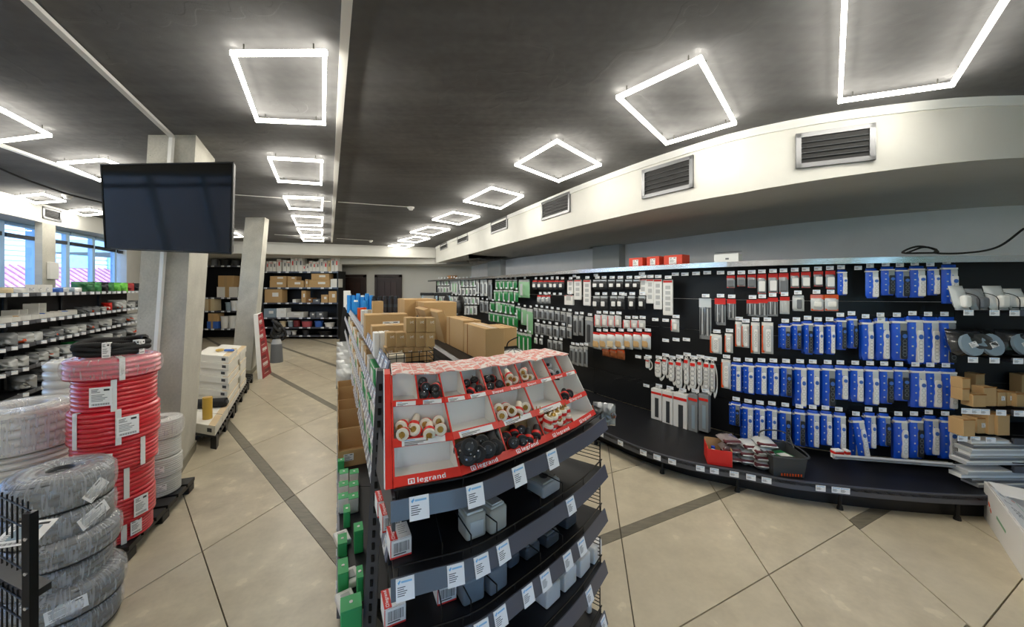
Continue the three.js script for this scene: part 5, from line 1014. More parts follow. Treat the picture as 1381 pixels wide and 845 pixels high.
  onTop('white_box', 'white box at the far corner of the gondola top', null, 468, 8.2, 0.14, 0.36, 0.1, M.white, { tape: false });
  const brownMesh = std(0x2c2424, 0.5);
  for (let i = 0; i < 10; i++) { const p = pt(505 + (i % 5) * 7.4, 388, 6.6 - Math.floor(i / 5) * 0.5), o = thing('dark_jar', `${ORD[i]} dark jar of the crate group right of the blue canisters`, 'jar', 'dark jars on the gondola', [p.x, topH, p.z]); part('body', cyl(0.042, 0.042, 0.24, 10, 0, 0.12, 0), brownMesh, o); part('cap', cyl(0.034, 0.034, 0.04, 10, 0, 0.26, 0), M.tieBlack, o); part('paper_label', cyl(0.0425, 0.0425, 0.05, 10, 0, 0.13, 0), M.darkGrey, o); }
  // wire basket divider
  { const a = pt(524, 388, 1.88), o = thing('wire_basket', 'black wire basket fence in front of the kraft boxes', 'wire basket', null, [a.x, topH, a.z]), k = []; const e = pt(585, 388, 2.0);
    for (let i = 0; i < 4; i++) k.push(bar(new V3(a.x, topH + 0.01 + i * 0.025, a.z), new V3(e.x, topH + 0.01 + i * 0.025, e.z), 0.002)); for (let i = 0; i <= 6; i++) { const q = a.clone().lerp(e, i / 6); k.push(bar(new V3(q.x, topH, q.z), new V3(q.x, topH + 0.087, q.z), 0.002)); } for (const q of [a, e]) for (let i = 0; i < 4; i++) k.push(bar(new V3(q.x, topH + 0.01 + i * 0.025, q.z), new V3(q.x - 0.09, topH + 0.01 + i * 0.025, q.z - 0.2), 0.002)); wpart('wire_frame', merge(k), M.wire, o);
    wpart('foot_rail', bar(new V3(a.x, topH, a.z), new V3(e.x, topH, e.z), 0.003), M.wire, o); }
  // on the far side of the spine: large cartons
  const dirL = new V3(-0.43, 0, -0.903), dirR = new V3(0.903, 0, -0.43);
  const big = (name, label, near, len, wid, h, base = 1.262, extra = {}) => { const c = near.clone().addScaledVector(dirL, len / 2).addScaledVector(dirR, wid / 2); const o = thing(name, label, 'box', null, [c.x, base, c.z], Math.atan2(0.43, 0.903)); part('carton', rbox(wid, h, len, 0.004, 0, h / 2, 0), M.kraft, o); part('flap_seam', box(0.006, 0.003, len, 0.02, h, 0), M.kraftDark, o); if (extra.tape) part('tape', box(0.05, 0.002, len * 1.002, 0, h + 0.0005, 0), M.tape, o); part('side_seam', box(0.003, h, 0.012, -wid / 2, h / 2, -len * 0.3), M.kraftDark, o); if (extra.handle) for (const s of [-0.1, 0.1]) part('handle_print', new THREE.TorusGeometry(0.035, 0.006, 5, 12, Math.PI).rotateY(Math.PI / 2).translate(-wid / 2 - 0.002, h * 0.35, s), M.darkGrey, o); return o; };
  const n0 = pt(655, 388, 2.15);
  big('large_kraft_carton', 'large kraft carton nearest the red display, end face showing', n0, 0.41, 0.12, 0.2, 1.262, { tape: true });
  big('large_kraft_carton', 'large kraft carton directly behind the nearest one', n0.clone().addScaledVector(dirL, 0.42), 0.42, 0.13, 0.215);
  big('kraft_carton', 'kraft carton right of the two large cartons', pt(676, 388, 2.75), 0.3, 0.13, 0.14);
  const lean1 = big('leaning_carton', 'folded kraft carton leaning against the large cartons', pt(600, 388, 2.95), 0.4, 0.06, 0.26); lean1.rotation.z = 0.25;
  const lean2 = big('leaning_carton', 'second folded kraft carton leaning further back', pt(588, 388, 3.15), 0.4, 0.05, 0.28); lean2.rotation.z = 0.38;
  big('handled_carton', 'wide kraft carton with black handle print on the left', pt(548, 388, 4.1).add(new V3(-0.02, 0, 0)), 0.5, 0.35, 0.31, 1.262, { handle: true });
  big('handled_carton', 'wide kraft carton with black handle print on the right', pt(572, 388, 3.75), 0.45, 0.34, 0.29, 1.262, { handle: true });
  { const p = pt(692, 470, 2.25), o = thing('white_reel', 'flat round white cable reel behind the red display', 'reel', null, [p.x, 1.262, p.z]); part('dome', new THREE.SphereGeometry(0.115, 24, 8, 0, 6.283, 0, 1.57).scale(1, 0.55, 1), M.plasticWhite, o); for (let i = 0; i < 9; i++) { const a = i * 0.7; part('spoke', tube([[0, 0.066, 0], [Math.cos(a) * 0.06, 0.058, Math.sin(a) * 0.06], [Math.cos(a) * 0.112, 0.012, Math.sin(a) * 0.112]], 0.002, 10, 4), M.midGrey, o); } part('cable', tube([[-0.04, 0.07, 0], [-0.03, 0.11, 0.02], [0.0, 0.13, 0.02], [0.03, 0.14, 0]], 0.004, 14, 5), M.rubber, o); }
  { const p = pt(612, 388, 5.2), o = thing('cable_drum', 'black cable drum with round flanges behind the cartons', 'cable drum', null, [p.x, 1.262, p.z], 0.4); for (const s of [-1, 1]) part('flange', cyl(0.17, 0.17, 0.02, 28).rotateZ(Math.PI / 2).translate(s * 0.1, 0.17, 0), M.rubber, o); part('core', cyl(0.09, 0.09, 0.2, 20).rotateZ(Math.PI / 2).translate(0, 0.17, 0), M.darkGrey, o); }
  for (const [x, l] of [[578, 'left'], [597, 'right']]) { const p = pt(x, 388, 5.9), o = thing('wire_stand', `${l} chrome-legged black stand behind the kraft cartons`, 'stand', null, [p.x, 1.262, p.z], 0.3); for (const s of [-1, 1]) part('leg', box(0.03, 0.33, 0.03, s * 0.1, 0.165, 0), M.chrome, o); part('cross_bar', rbox(0.26, 0.05, 0.05, 0.01, 0, 0.34, 0), M.tieBlack, o); }
}
// ---------------------------------------------------------------- air grilles
function grille(P, x0, x1, y0, y1, label, off = 0.004) {
  const a = planAt(P, x0, off), b = planAt(P, x1, off), m = planAt(P, (x0 + x1) / 2, off), w = P.point(a.s, off, 0).distanceTo(P.point(b.s, off, 0)), h = (y1 - y0) * m.d / F, p = P.point(m.s, off, hAt((y0 + y1) / 2, m.d));
  const o = thing('air_grille', label, 'vent', 'air grilles in the ducts', p, m.turn), f = Math.min(0.035, h * 0.18);
  part('backing', box(w - f, h - f, 0.008), M.rubber, o);
  for (const s of [-1, 1]) { part('frame_bar', box(w, f, 0.02, 0, s * (h / 2 - f / 2), 0.008), M.steel, o); part('frame_bar', box(f, h, 0.02, s * (w / 2 - f / 2), 0, 0.008), M.steel, o); }
  for (let i = 1; i < 5; i++) { const k = part('slat', box(w - f * 2, 0.004, 0.016), M.steel, o); k.position.set(0, -h / 2 + f + i * (h - 2 * f) / 5, 0.01); k.rotation.x = 0.5; }
}
[[1069, 1177, 174, 222, 'largest air grille in the white duct, above the blue packs'], [864, 933, 220, 261, 'second air grille from the right in the white duct'], [730, 768, 266, 292, 'third air grille from the right in the white duct'], [662, 684, 295, 312, 'fourth air grille from the right in the white duct'], [617, 631, 315, 327, 'fifth air grille from the right in the white duct'], [594, 603, 328, 336, 'smallest, farthest air grille in the white duct']].forEach((g) => grille(P_SOFFIT, g[0], g[1], g[2], g[3], g[4]));
grille(P_LEFT, 57, 82, 281, 297, 'air grille in the duct above the left windows');
// ---------------------------------------------------------------- television
{
  const [a, b, c, e] = [pt(136, 222, 2.86), pt(314.5, 219, 2.80), pt(311.5, 342, 2.90), pt(142, 335, 2.95)], mid = a.clone().add(b).add(c).add(e).multiplyScalar(0.25);
  const o = thing('television', 'large black flat-screen television hanging before the concrete column', 'television', null, mid);
  const n = b.clone().sub(a).cross(e.clone().sub(a)).normalize(); if (n.dot(mid.clone().sub(camera.position)) < 0) n.negate();
  const back = (p, k) => p.clone().addScaledVector(n, k), C = [a, b, c, e];
  wpart('casing', hexa(C.map((p) => back(p, 0.004)), C.map((p) => back(p.clone().lerp(mid, 0.04), 0.05))), M.black, o);
  wpart('screen', hexa(C.map((p) => back(p.clone().lerp(mid, 0.022), 0)), C.map((p) => back(p.clone().lerp(mid, 0.022), 0.004))), phys(0x020303, 0.07, { specularIntensity: 0.8 }), o);
  const lip = (p, q, w) => { const d2 = q.clone().sub(p).normalize(); return bar(p.clone().addScaledVector(d2, -0.003), q.clone().addScaledVector(d2, 0.003), w, 4); };
  for (const [p, q] of [[a, b], [b, c], [c, e], [e, a]]) wpart('bezel', lip(p, q, 0.006), std(0x3a3c3e, 0.3, 0.6), o);
  wpart('wall_mount', merge([box(0.08, 0.5, 0.3, mid.x - 0.08, mid.y, mid.z - 0.22), box(0.4, 0.4, 0.03, mid.x - 0.03, mid.y, mid.z - 0.08)]), M.black, o);
}
// ---------------------------------------------------------------- coils of pipe and cable
const coilBump = dataTex(256, (u, v) => [128 + 70 * tiled((a, b) => fbm(a * 2, b, 7, 4), u, v, 10) + 40 * Math.sin(u * 60 * 6.283) * 0.2], false, 6, 1);
function coilGeo(r, h, turns, hole = 0.55, bulge = 0.012) {
  const pts = [], t = h / turns, ri = r * hole, k = 4, tops = Math.max(2, Math.round((r - ri) / t));
  pts.push([ri, 0]);
  for (let i = 0; i < tops; i++) pts.push([ri + (r - ri) * (i + 0.5) / tops, -bulge * 0.6 + 0.004], [ri + (r - ri) * (i + 0.92) / tops, 0.004]);
  for (let i = 0; i < turns; i++) for (let j = 0; j <= k; j++) { const a = j / k * Math.PI; pts.push([r - bulge + Math.sin(a) * bulge, i * t + (1 - Math.cos(a)) * t / 2]); }
  for (let i = tops - 1; i >= 0; i--) for (let j = 0; j <= 3; j++) { const a = j / 3 * Math.PI; pts.push([ri + (r - ri - bulge) * (i + (1 + Math.cos(a)) / 2) / tops, h - bulge * 0.4 + Math.sin(a) * bulge * 0.7]); }
  pts.push([ri, h - 0.006], [ri, 0]);
  return toCreasedNormals(new THREE.LatheGeometry(pts.map(([x, y]) => new THREE.Vector2(x, Math.max(0, y))), 44).toNonIndexed(), 0.9);
}
function coil(name, label, group, pos, r, h, mat, o2 = {}) {
  const o = thing(name, label, 'coil', group, pos, o2.turn ?? 0);
  part('windings', coilGeo(r, h, o2.turns ?? 7, o2.hole ?? 0.5, o2.bulge ?? 0.011), mat, o);
  const facing = Math.atan2(-pos[0], -pos[2] || 1) - (o2.turn ?? 0) + 0;
  for (const a of o2.straps ?? []) { const ang = facing + a, g = merge([box(0.026, h + 0.012, 0.004, 0, h / 2, r + 0.002), box(0.026, 0.004, r * 0.5, 0, h + 0.008, r * 0.76)]); const m = part('strap', g, o2.strapMat ?? M.plasticWhite, o); m.rotation.y = ang; }
  for (const [a, y, w, hh, tilt] of o2.labels ?? []) { const ang = facing + a, m = part('paper_label', box(w, hh, 0.002), M.paper, o); m.position.set(Math.sin(ang) * (r + 0.005), y, Math.cos(ang) * (r + 0.005)); m.rotation.set(0, ang, tilt ?? 0, 'YXZ'); }
  if (o2.film) {
    const g = new THREE.LatheGeometry([[r * 0.2, h * 0.86], [r * 0.3, h + 0.006], [r * 0.5, h + 0.012], [r * 0.72, h + 0.014], [r * 0.9, h + 0.004], [r + 0.006, h * 0.84], [r + 0.01, h * 0.62], [r + 0.01, h * 0.4], [r + 0.006, h * 0.2], [r - 0.004, h * 0.06]].map(([x, y]) => new THREE.Vector2(x, y)), 96), q = g.attributes.position;
    for (let i = 0; i < q.count; i++) { const x = q.getX(i), z = q.getZ(i), a = Math.atan2(z, x), k = 0.5 + 0.5 * N.noise(Math.cos(a) * 9, Math.sin(a) * 9, q.getY(i) * 12 + pos[1] * 5), f = 1 + 0.022 * k; q.setXYZ(i, x * f, q.getY(i) + 0.006 * k, z * f); }
    g.computeVertexNormals();
    part('film', g, o2.film, o, 'clear wrinkled stretch film');
  }
  return o;
}
// stretch film: clear sheet with milky creases that run where it is pulled towards the hole
const creases = (lo, hi) => dataTex(512, (u, v) => { const n = tiled((a, b) => fbm(a * 5, b * 0.3, 4, 4), u, v, 8), m = tiled((a, b) => fbm(a * 1.2, b * 0.8, 9, 3), u, v, 6); return [Math.round(255 * Math.min(0.95, Math.max(lo, lo + (hi - lo) * (0.25 + 1.5 * Math.max(0, n) + 0.7 * Math.max(0, m)))))]; }, false, 3, 1);
const film = new THREE.MeshPhysicalMaterial({ color: 0xf3eef0, roughness: 0.2, side: THREE.DoubleSide, transparent: true, alphaMap: creases(0.08, 0.5), bumpMap: coilBump, bumpScale: 0.004, clearcoat: 1, clearcoatRoughness: 0.12 });
const filmThick = new THREE.MeshPhysicalMaterial({ color: 0xe9ecf0, roughness: 0.22, side: THREE.DoubleSide, transparent: true, alphaMap: creases(0.16, 0.6), bumpMap: coilBump, bumpScale: 0.008, clearcoat: 1, clearcoatRoughness: 0.12 });
{
  const redPipe = phys(0xd0192a, 0.32, { clearcoat: 0.8, clearcoatRoughness: 0.18, bumpMap: coilBump, bumpScale: 0.0015 }), pinkPipe = phys(0xd83c55, 0.3, { clearcoat: 0.9, clearcoatRoughness: 0.15, bumpMap: coilBump, bumpScale: 0.004 });
  const R = [[-1.375, 0, -2.55]], g = 'red pipe coils in the stack', c = (y, dx = 0, dz = 0) => [-2.585 + dx, y, -2.41 + dz];
  const reds = [[0.102, 0.115, 'bottom red pipe coil of the tall stack', 0.19], [0.217, 0.167, 'second red pipe coil from the bottom', 0.195], [0.384, 0.19, 'third red pipe coil from the bottom', 0.198], [0.574, 0.17, 'fourth red pipe coil from the bottom, label sticking out', 0.2], [0.744, 0.2, 'second whole red coil from the top with a square label', 0.212], [0.944, 0.195, 'topmost deep red coil with a white strap', 0.196], [1.139, 0.12, 'flat pinkish red coil wrapped in film on the stack', 0.222]];
  const look = [{ labels: [[0.55, 0.08, 0.06, 0.1]], straps: [0.25] }, { labels: [[0.62, 0.09, 0.08, 0.12]], straps: [-0.7] }, { straps: [0.3] }, { straps: [0.62], labels: [[-0.35, 0.08, 0.11, 0.09, -0.1]] }, { straps: [0.05, -0.9], labels: [[0.24, 0.1, 0.1, 0.12]] }, { straps: [-0.05], labels: [[-0.32, 0.1, 0.1, 0.115]] }, { straps: [0.15], film }];
  reds.forEach(([y, h, l, r], i) => coil('red_pipe_coil', l, g, c(y, (i % 2) * 0.012 - (i < 3 ? 0.01 : 0) + (i === 4 ? 0.01 : 0), 0), r, h, i === 6 ? pinkPipe : redPipe, { turns: i === 6 ? 4 : 7, hole: i === 6 ? 0.55 : 0.5, bulge: i === 6 ? 0.018 : 0.011, ...look[i] }));
  // ribbed black conduit ring lying on top
  const k = thing('conduit_ring', 'ring of black corrugated conduit lying on the red coils', 'conduit', null, c(1.268)), rib = M.rubber;
  const ringPts = []; for (let i = 0; i <= 60; i++) { const a = i / 60 * 6.283 * 2.9; ringPts.push(new V3(Math.cos(a) * (0.155 + 0.015 * Math.sin(i * 0.7)), 0.022 + i / 60 * 0.07 + 0.006 * Math.sin(i), Math.sin(a) * (0.155 + 0.015 * Math.cos(i * 0.9)))); }
  const curve = new THREE.CatmullRomCurve3(ringPts), g2 = new THREE.TubeGeometry(curve, 560, 0.017, 8), p = g2.attributes.position, nn = g2.attributes.normal;
  for (let i = 0; i < p.count; i++) { const s = (Math.floor(i / 9) % 2 ? 1 : -1) * 0.0022; p.setXYZ(i, p.getX(i) + nn.getX(i) * s, p.getY(i) + nn.getY(i) * s, p.getZ(i) + nn.getZ(i) * s); }
  part('hose', g2, M.rubber, k);
  for (const a of [0.62, 1.6]) { const m = part('paper_label', box(0.036, 0.09, 0.042, 0, 0.05, 0), M.paper, k); m.position.set(Math.sin(a) * 0.155, 0, Math.cos(a) * 0.155); m.rotation.y = a; m.scale.set(1, 1, 0.99); }
  // dark coils in film, nearest
  const darkPipe = phys(0x26282b, 0.45, { clearcoat: 0.5, bumpMap: coilBump, bumpScale: 0.003 }), gd = 'film-wrapped dark coils', D = (y, dx = 0) => [-2.24 + dx, y, -1.84];
  [[0.02, 0.13, 'lowest film-wrapped dark coil, mostly out of view'], [0.15, 0.13, 'fifth film-wrapped dark coil with a label near the bottom edge'], [0.28, 0.115, 'fourth film-wrapped dark coil from the top'], [0.395, 0.12, 'third film-wrapped dark coil from the top'], [0.515, 0.13, 'second film-wrapped dark coil with a slanted label'], [0.645, 0.155, 'topmost film-wrapped dark coil with a central hole']].forEach(([y, h, l], i) => coil('film_coil', l, gd, D(y, [0.02, 0.03, -0.01, 0.02, -0.01, 0][i]), [0.195, 0.2, 0.185, 0.19, 0.19, 0.185][i], h, darkPipe, { turns: 4, hole: 0.22, bulge: 0.018, film: filmThick, labels: i === 5 ? [[0.62, 0.06, 0.1, 0.06, 0.7]] : i === 4 ? [[0.6, 0.07, 0.12, 0.065, 0.4]] : i === 1 ? [[0.0, 0.07, 0.13, 0.06, 0.1]] : [] }));
  // big cream coils at the left edge
  const creamPipe = phys(0xd9d6cf, 0.4, { clearcoat: 0.7, bumpMap: coilBump, bumpScale: 0.002 });
  [[0.3, 0.19, 'lower cream pipe coil at the left edge'], [0.49, 0.2, 'middle cream pipe coil at the left edge'], [0.69, 0.26, 'top cream pipe coil wrapped in film at the left edge'], [0.1, 0.2, 'lowest cream pipe coil at the left edge, behind the dark coils']].forEach(([y, h, l], i) => coil('cream_pipe_coil', l, 'cream pipe coils', [-3.13, y, -2.38], i === 2 ? 0.25 : 0.23, h, creamPipe, { turns: 5, hole: 0.35, bulge: 0.024, film: i === 2 ? filmThick : null }));
  // pale grey cable rings
  const greyCable = phys(0xc4c4be, 0.4, { clearcoat: 0.5 });
  [[0.1, 'lowest pale grey cable ring beside the column'], [0.245, 'second pale grey cable ring beside the column'], [0.39, 'third pale grey cable ring beside the column'], [0.535, 'topmost pale grey cable ring beside the column']].forEach(([y, l], i) => coil('grey_cable_ring', l, 'pale grey cable rings', [-2.79 + (i % 2) * 0.012, y, -2.92], 0.14, 0.14, greyCable, { turns: 9, hole: 0.35, bulge: 0.005, labels: [[0.1 - i * 0.15, 0.07, 0.07, 0.045]], film: i === 3 ? film : null }));
  [[0.88, 'upper white cable ring peeping out behind the red coils'], [0.62, 'second white cable ring behind the red coils'], [0.36, 'third white cable ring behind the red coils'], [0.1, 'lowest white cable ring behind the red coils']].forEach(([y, l]) => coil('white_cable_ring', l, 'white cable rings behind the red coils', [-3.44, y, -2.9], 0.15, 0.255, creamPipe, { turns: 4, hole: 0.4, bulge: 0.018 }));
  // low black pallets under the coils
  const pallet = (label, x, z, w, d, turn) => { const o = thing('black_pallet', label, 'pallet', 'black plastic pallets', [x, 0, z], turn); for (let i = 0; i < 6; i++) part('deck_board', box(w, 0.025, d / 7.5, 0, 0.087, -d / 2 + d * (i + 0.5) / 6), M.black, o); for (const s of [-1, 0, 1]) { part('runner', box(0.08, 0.02, d, s * (w / 2 - 0.05), 0.062, 0), M.black, o); for (const t of [-1, 0, 1]) part('block', rbox(0.09, 0.055, 0.1, 0.006, s * (w / 2 - 0.05), 0.028, t * (d / 2 - 0.06)), M.black, o); } return o; };
  pallet('black plastic pallet under the red coils', -2.69, -2.66, 0.34, 0.94, 0.36); pallet('black plastic pallet under the cream coils', -3.27, -2.62, 0.62, 0.95, 0);
}
// ---------------------------------------------------------------- wire rack at the lower left corner
{
  const a = pt(41, 388, 1.3), o = thing('wire_rack', 'black wire side rack with a post at the lower left corner', 'rack', null, [a.x, 0, a.z]);
  part('post', box(0.026, 0.915, 0.026, 0, 0.4575, 0), M.wire, o);
  for (let i = 0; i < 4; i++) part('bolt', cyl(0.006, 0.006, 0.008, 8).rotateX(Math.PI / 2).translate(0.004, 0.83 - i * 0.12, 0.015), M.chrome, o);
  const u = new V3(-0.75, 0, -0.25);
  for (let j = 0; j < 2; j++) { const y1 = 0.95 - j * 0.33, k = []; for (let i = 0; i < 9; i++) { const x = u.clone().multiplyScalar(0.02 + i * 0.045); k.push(bar(new V3(x.x, y1 - 0.26, x.z), new V3(x.x, y1, x.z), 0.003)); } for (const y of [y1 - 0.25, y1 - 0.1, y1 - 0.03]) k.push(bar(new V3(0, y, 0), u.clone().multiplyScalar(0.4).setY(y + 0.02), 0.0035)); part('wire_panel', merge(k), M.wire, o); }
  part('shelf', hexa([new V3(0, 0.6, 0), new V3(-0.4, 0.6, -0.14), new V3(-0.4, 0.6, -0.2), new V3(0, 0.6, -0.06)], [new V3(0, 0.625, 0), new V3(-0.4, 0.625, -0.14), new V3(-0.4, 0.625, -0.2), new V3(0, 0.625, -0.06)]), M.black, o);
  const s = thing('paper_sheet', 'white printed sheet lying in the wire rack at the left corner', 'paper', null, [a.x - 0.1, 0.8, a.z - 0.06], 0.3); const m = part('sheet', box(0.13, 0.002, 0.1), M.paper, s); m.rotation.x = 0.35; const t = part('print', box(0.07, 0.003, 0.05), M.greyBlue, s); t.rotation.x = 0.35; t.position.y = 0.002;
}
// ---------------------------------------------------------------- pallets with flat white cartons in the aisle
{
  const O = new V3(-3.11, 0, -3.9), U = new V3(-0.49, 0, -0.872), W = new V3(-0.95, 0, -0.31);
  const at = (a, b, y) => O.clone().addScaledVector(W, a).addScaledVector(U, b).setY(y);
  const blk = (a0, a1, b0, b1, y0, y1) => hexa([at(a0, b0, y0), at(a1, b0, y0), at(a1, b1, y0), at(a0, b1, y0)], [at(a0, b0, y1), at(a1, b0, y1), at(a1, b1, y1), at(a0, b1, y1)]);
  [['nearest black grid pallet in the aisle', 0], ['middle black grid pallet in the aisle', 1.3], ['farthest black grid pallet in the aisle by the second column', 2.6]].forEach(([l, b]) => {
    const o = thing('grid_pallet', l, 'pallet', 'black grid pallets in the aisle', at(0.4, b + 0.6, 0));
    for (let i = 0; i < (b > 2 ? 5 : 9); i++) wpart('deck_board', blk(0, 0.85, b + i * 0.14, b + i * 0.14 + 0.07, 0.115, 0.14), M.black, o);
    for (const a of [0, 0.2, 0.4, 0.6, 0.8]) wpart('runner', blk(a, a + 0.05, b, b + (b > 2 ? 0.64 : 1.2), 0.095, 0.117), M.black, o);
    for (const a of [0, 0.38, 0.76]) for (const c of b > 2 ? [0, 0.52] : [0, 0.54, 1.08]) wpart('block', blk(a, a + 0.09, b + c, b + c + 0.12, 0, 0.097), M.black, o);
  });
  const flatMat = std(0xe6e2d6, 0.6), board = std(0xcbb48f, 0.8);
  const flatBox = (l, a0, a1, b0, b1, y, h) => { const o = thing('flat_carton', l, 'box', 'flat white cartons on the pallets', at((a0 + a1) / 2, (b0 + b1) / 2, y)); wpart('carton', blk(a0, a1, b0, b1, y, y + h), flatMat, o); wpart('tape', blk(a0 - 0.001, a0 + 0.1, b0 - 0.001, b1 + 0.001, y + h, y + h + 0.002), board, o); wpart('paper_label', blk(a0 + 0.05, a0 + 0.12, b0 - 0.003, b0 - 0.001, y + h * 0.3, y + h * 0.75), M.darkGrey, o); wpart('edge_lid', blk(a0 - 0.004, a1, b0 - 0.004, b1, y + h * 0.72, y + h * 0.95), flatMat, o); };
  flatBox('low white carton at the pallet front carrying the tape roll', 0.02, 0.6, 0.0, 0.4, 0.142, 0.1); flatBox('second low white carton between the tape roll and the stack', 0.02, 0.6, 0.42, 0.8, 0.142, 0.1);
  for (let i = 0; i < 8; i++) flatBox(`${ORD[i]} flat white carton from the bottom of the tall stack`, 0.03 + (i % 3) * 0.012, 0.62, 0.86 + (i % 2) * 0.02, i === 7 ? 1.6 : 1.78 - (i % 3) * 0.03, 0.142 + i * 0.087, 0.083);
  for (let i = 0; i < 7; i++) flatBox(`${ORD[i]} flat white carton from the bottom of the rear stack`, 0.03 + (i % 2) * 0.012, 0.6, 1.85, 2.5 - (i % 3) * 0.03, 0.142 + i * 0.087, 0.083);
  { const p = at(0.2, 0.2, 0.243), o = thing('tape_roll', 'tall yellow roll of film standing on the low carton', 'roll', null, p), y = std(0xcfa94a, 0.35); part('roll', cyl(0.045, 0.045, 0.24, 20, 0, 0.12, 0), y, o); part('core', cyl(0.03, 0.03, 0.243, 16, 0, 0.12, 0), M.kraft, o); }
  { const p = at(0.26, 0.62, 0.298), o = thing('black_roll', 'black roll of stretch film lying beside the yellow roll', 'roll', null, p, 0.25); part('roll', cyl(0.055, 0.055, 0.3, 20).rotateZ(Math.PI / 2), M.rubber, o); part('core', cyl(0.025, 0.025, 0.34, 14).rotateZ(Math.PI / 2), M.darkGrey, o); }
  { const p = at(0.28, 1.2, 0.842), o = thing('small_tape', 'small yellow tape and dark tools on the carton stack', 'tape', null, p); part('tape', new THREE.TorusGeometry(0.035, 0.015, 8, 18).rotateX(Math.PI / 2).translate(0, 0.016, 0), std(0xc9a653, 0.4), o); part('cutter', rbox(0.12, 0.03, 0.04, 0.01, 0.14, 0.016, 0.02), M.blueMark, o); }
  // leaning red board and the bundle behind it
  const bn = onH(354, 511, 0), bf = onH(366, 502, 0), tn = pt(348, 424, 7.0), tf = pt(354, 421, 7.5), k = new V3(-0.075, 0, 0.02);
  const boardTex = canvasTex(128, 512, (g, w, h) => { g.fillStyle = '#a3262c'; g.fillRect(0, 0, w, h); for (let i = 0; i < 9; i++) { g.fillStyle = i % 2 ? '#d9d2cc' : '#6f1a20'; g.fillRect(12 + (i % 3) * 14, 14 + i * 55, 70, 22); g.fillStyle = '#c9b4a8'; g.fillRect(30, 40 + i * 55, 60, 6); } });
  const o = thing('leaning_board', 'red printed board with a white edge leaning on the second column', 'board', null, bn);
  wpart('board_core', hexa([bn, bf, bf.clone().add(k), bn.clone().add(k)], [tn, tf, tf.clone().add(k), tn.clone().add(k)]), M.cardWhite, o);
  const off = new V3(0.004, 0, 0.006), face = new THREE.BufferGeometry(), q = [bn, bf, tf, tn].map((v) => v.clone().add(off));
  const ft = hexa(q, q.map((v) => v.clone().add(new V3(0.003, 0, 0.003)))), fp = ft.attributes.position, fu = ft.attributes.uv; for (let i = 0; i < fp.count; i++) fu.setXY(i, (fp.getZ(i) - bn.z) / (bf.z - bn.z), fp.getY(i) / 1.25);
  wpart('printed_face', ft, std(0xffffff, 0.5, 0, { map: boardTex }), o);
  const p = onH(373, 488, 0), b = thing('cable_bundle', 'upright bundle of black hoses and grey reels behind the leaning board', 'bundle', null, p);
  for (let i = 0; i < 5; i++) { const m = part('hose_loop', new THREE.TorusGeometry(0.14 - i * 0.012, 0.032, 7, 18), i % 2 ? M.darkGrey : M.rubber, b); m.position.set(-0.02 + i * 0.02, 0.62 + i * 0.07, -0.1 + i * 0.05); m.rotation.set(0.3 * i, 0.5 + i * 0.5, 0.4); }
  part('grey_reel', cyl(0.11, 0.13, 0.42, 18, 0, 0.21, 0), M.midGrey, b); part('reel_cap', cyl(0.08, 0.11, 0.1, 18, 0, 0.47, 0), M.paleGrey, b);
}
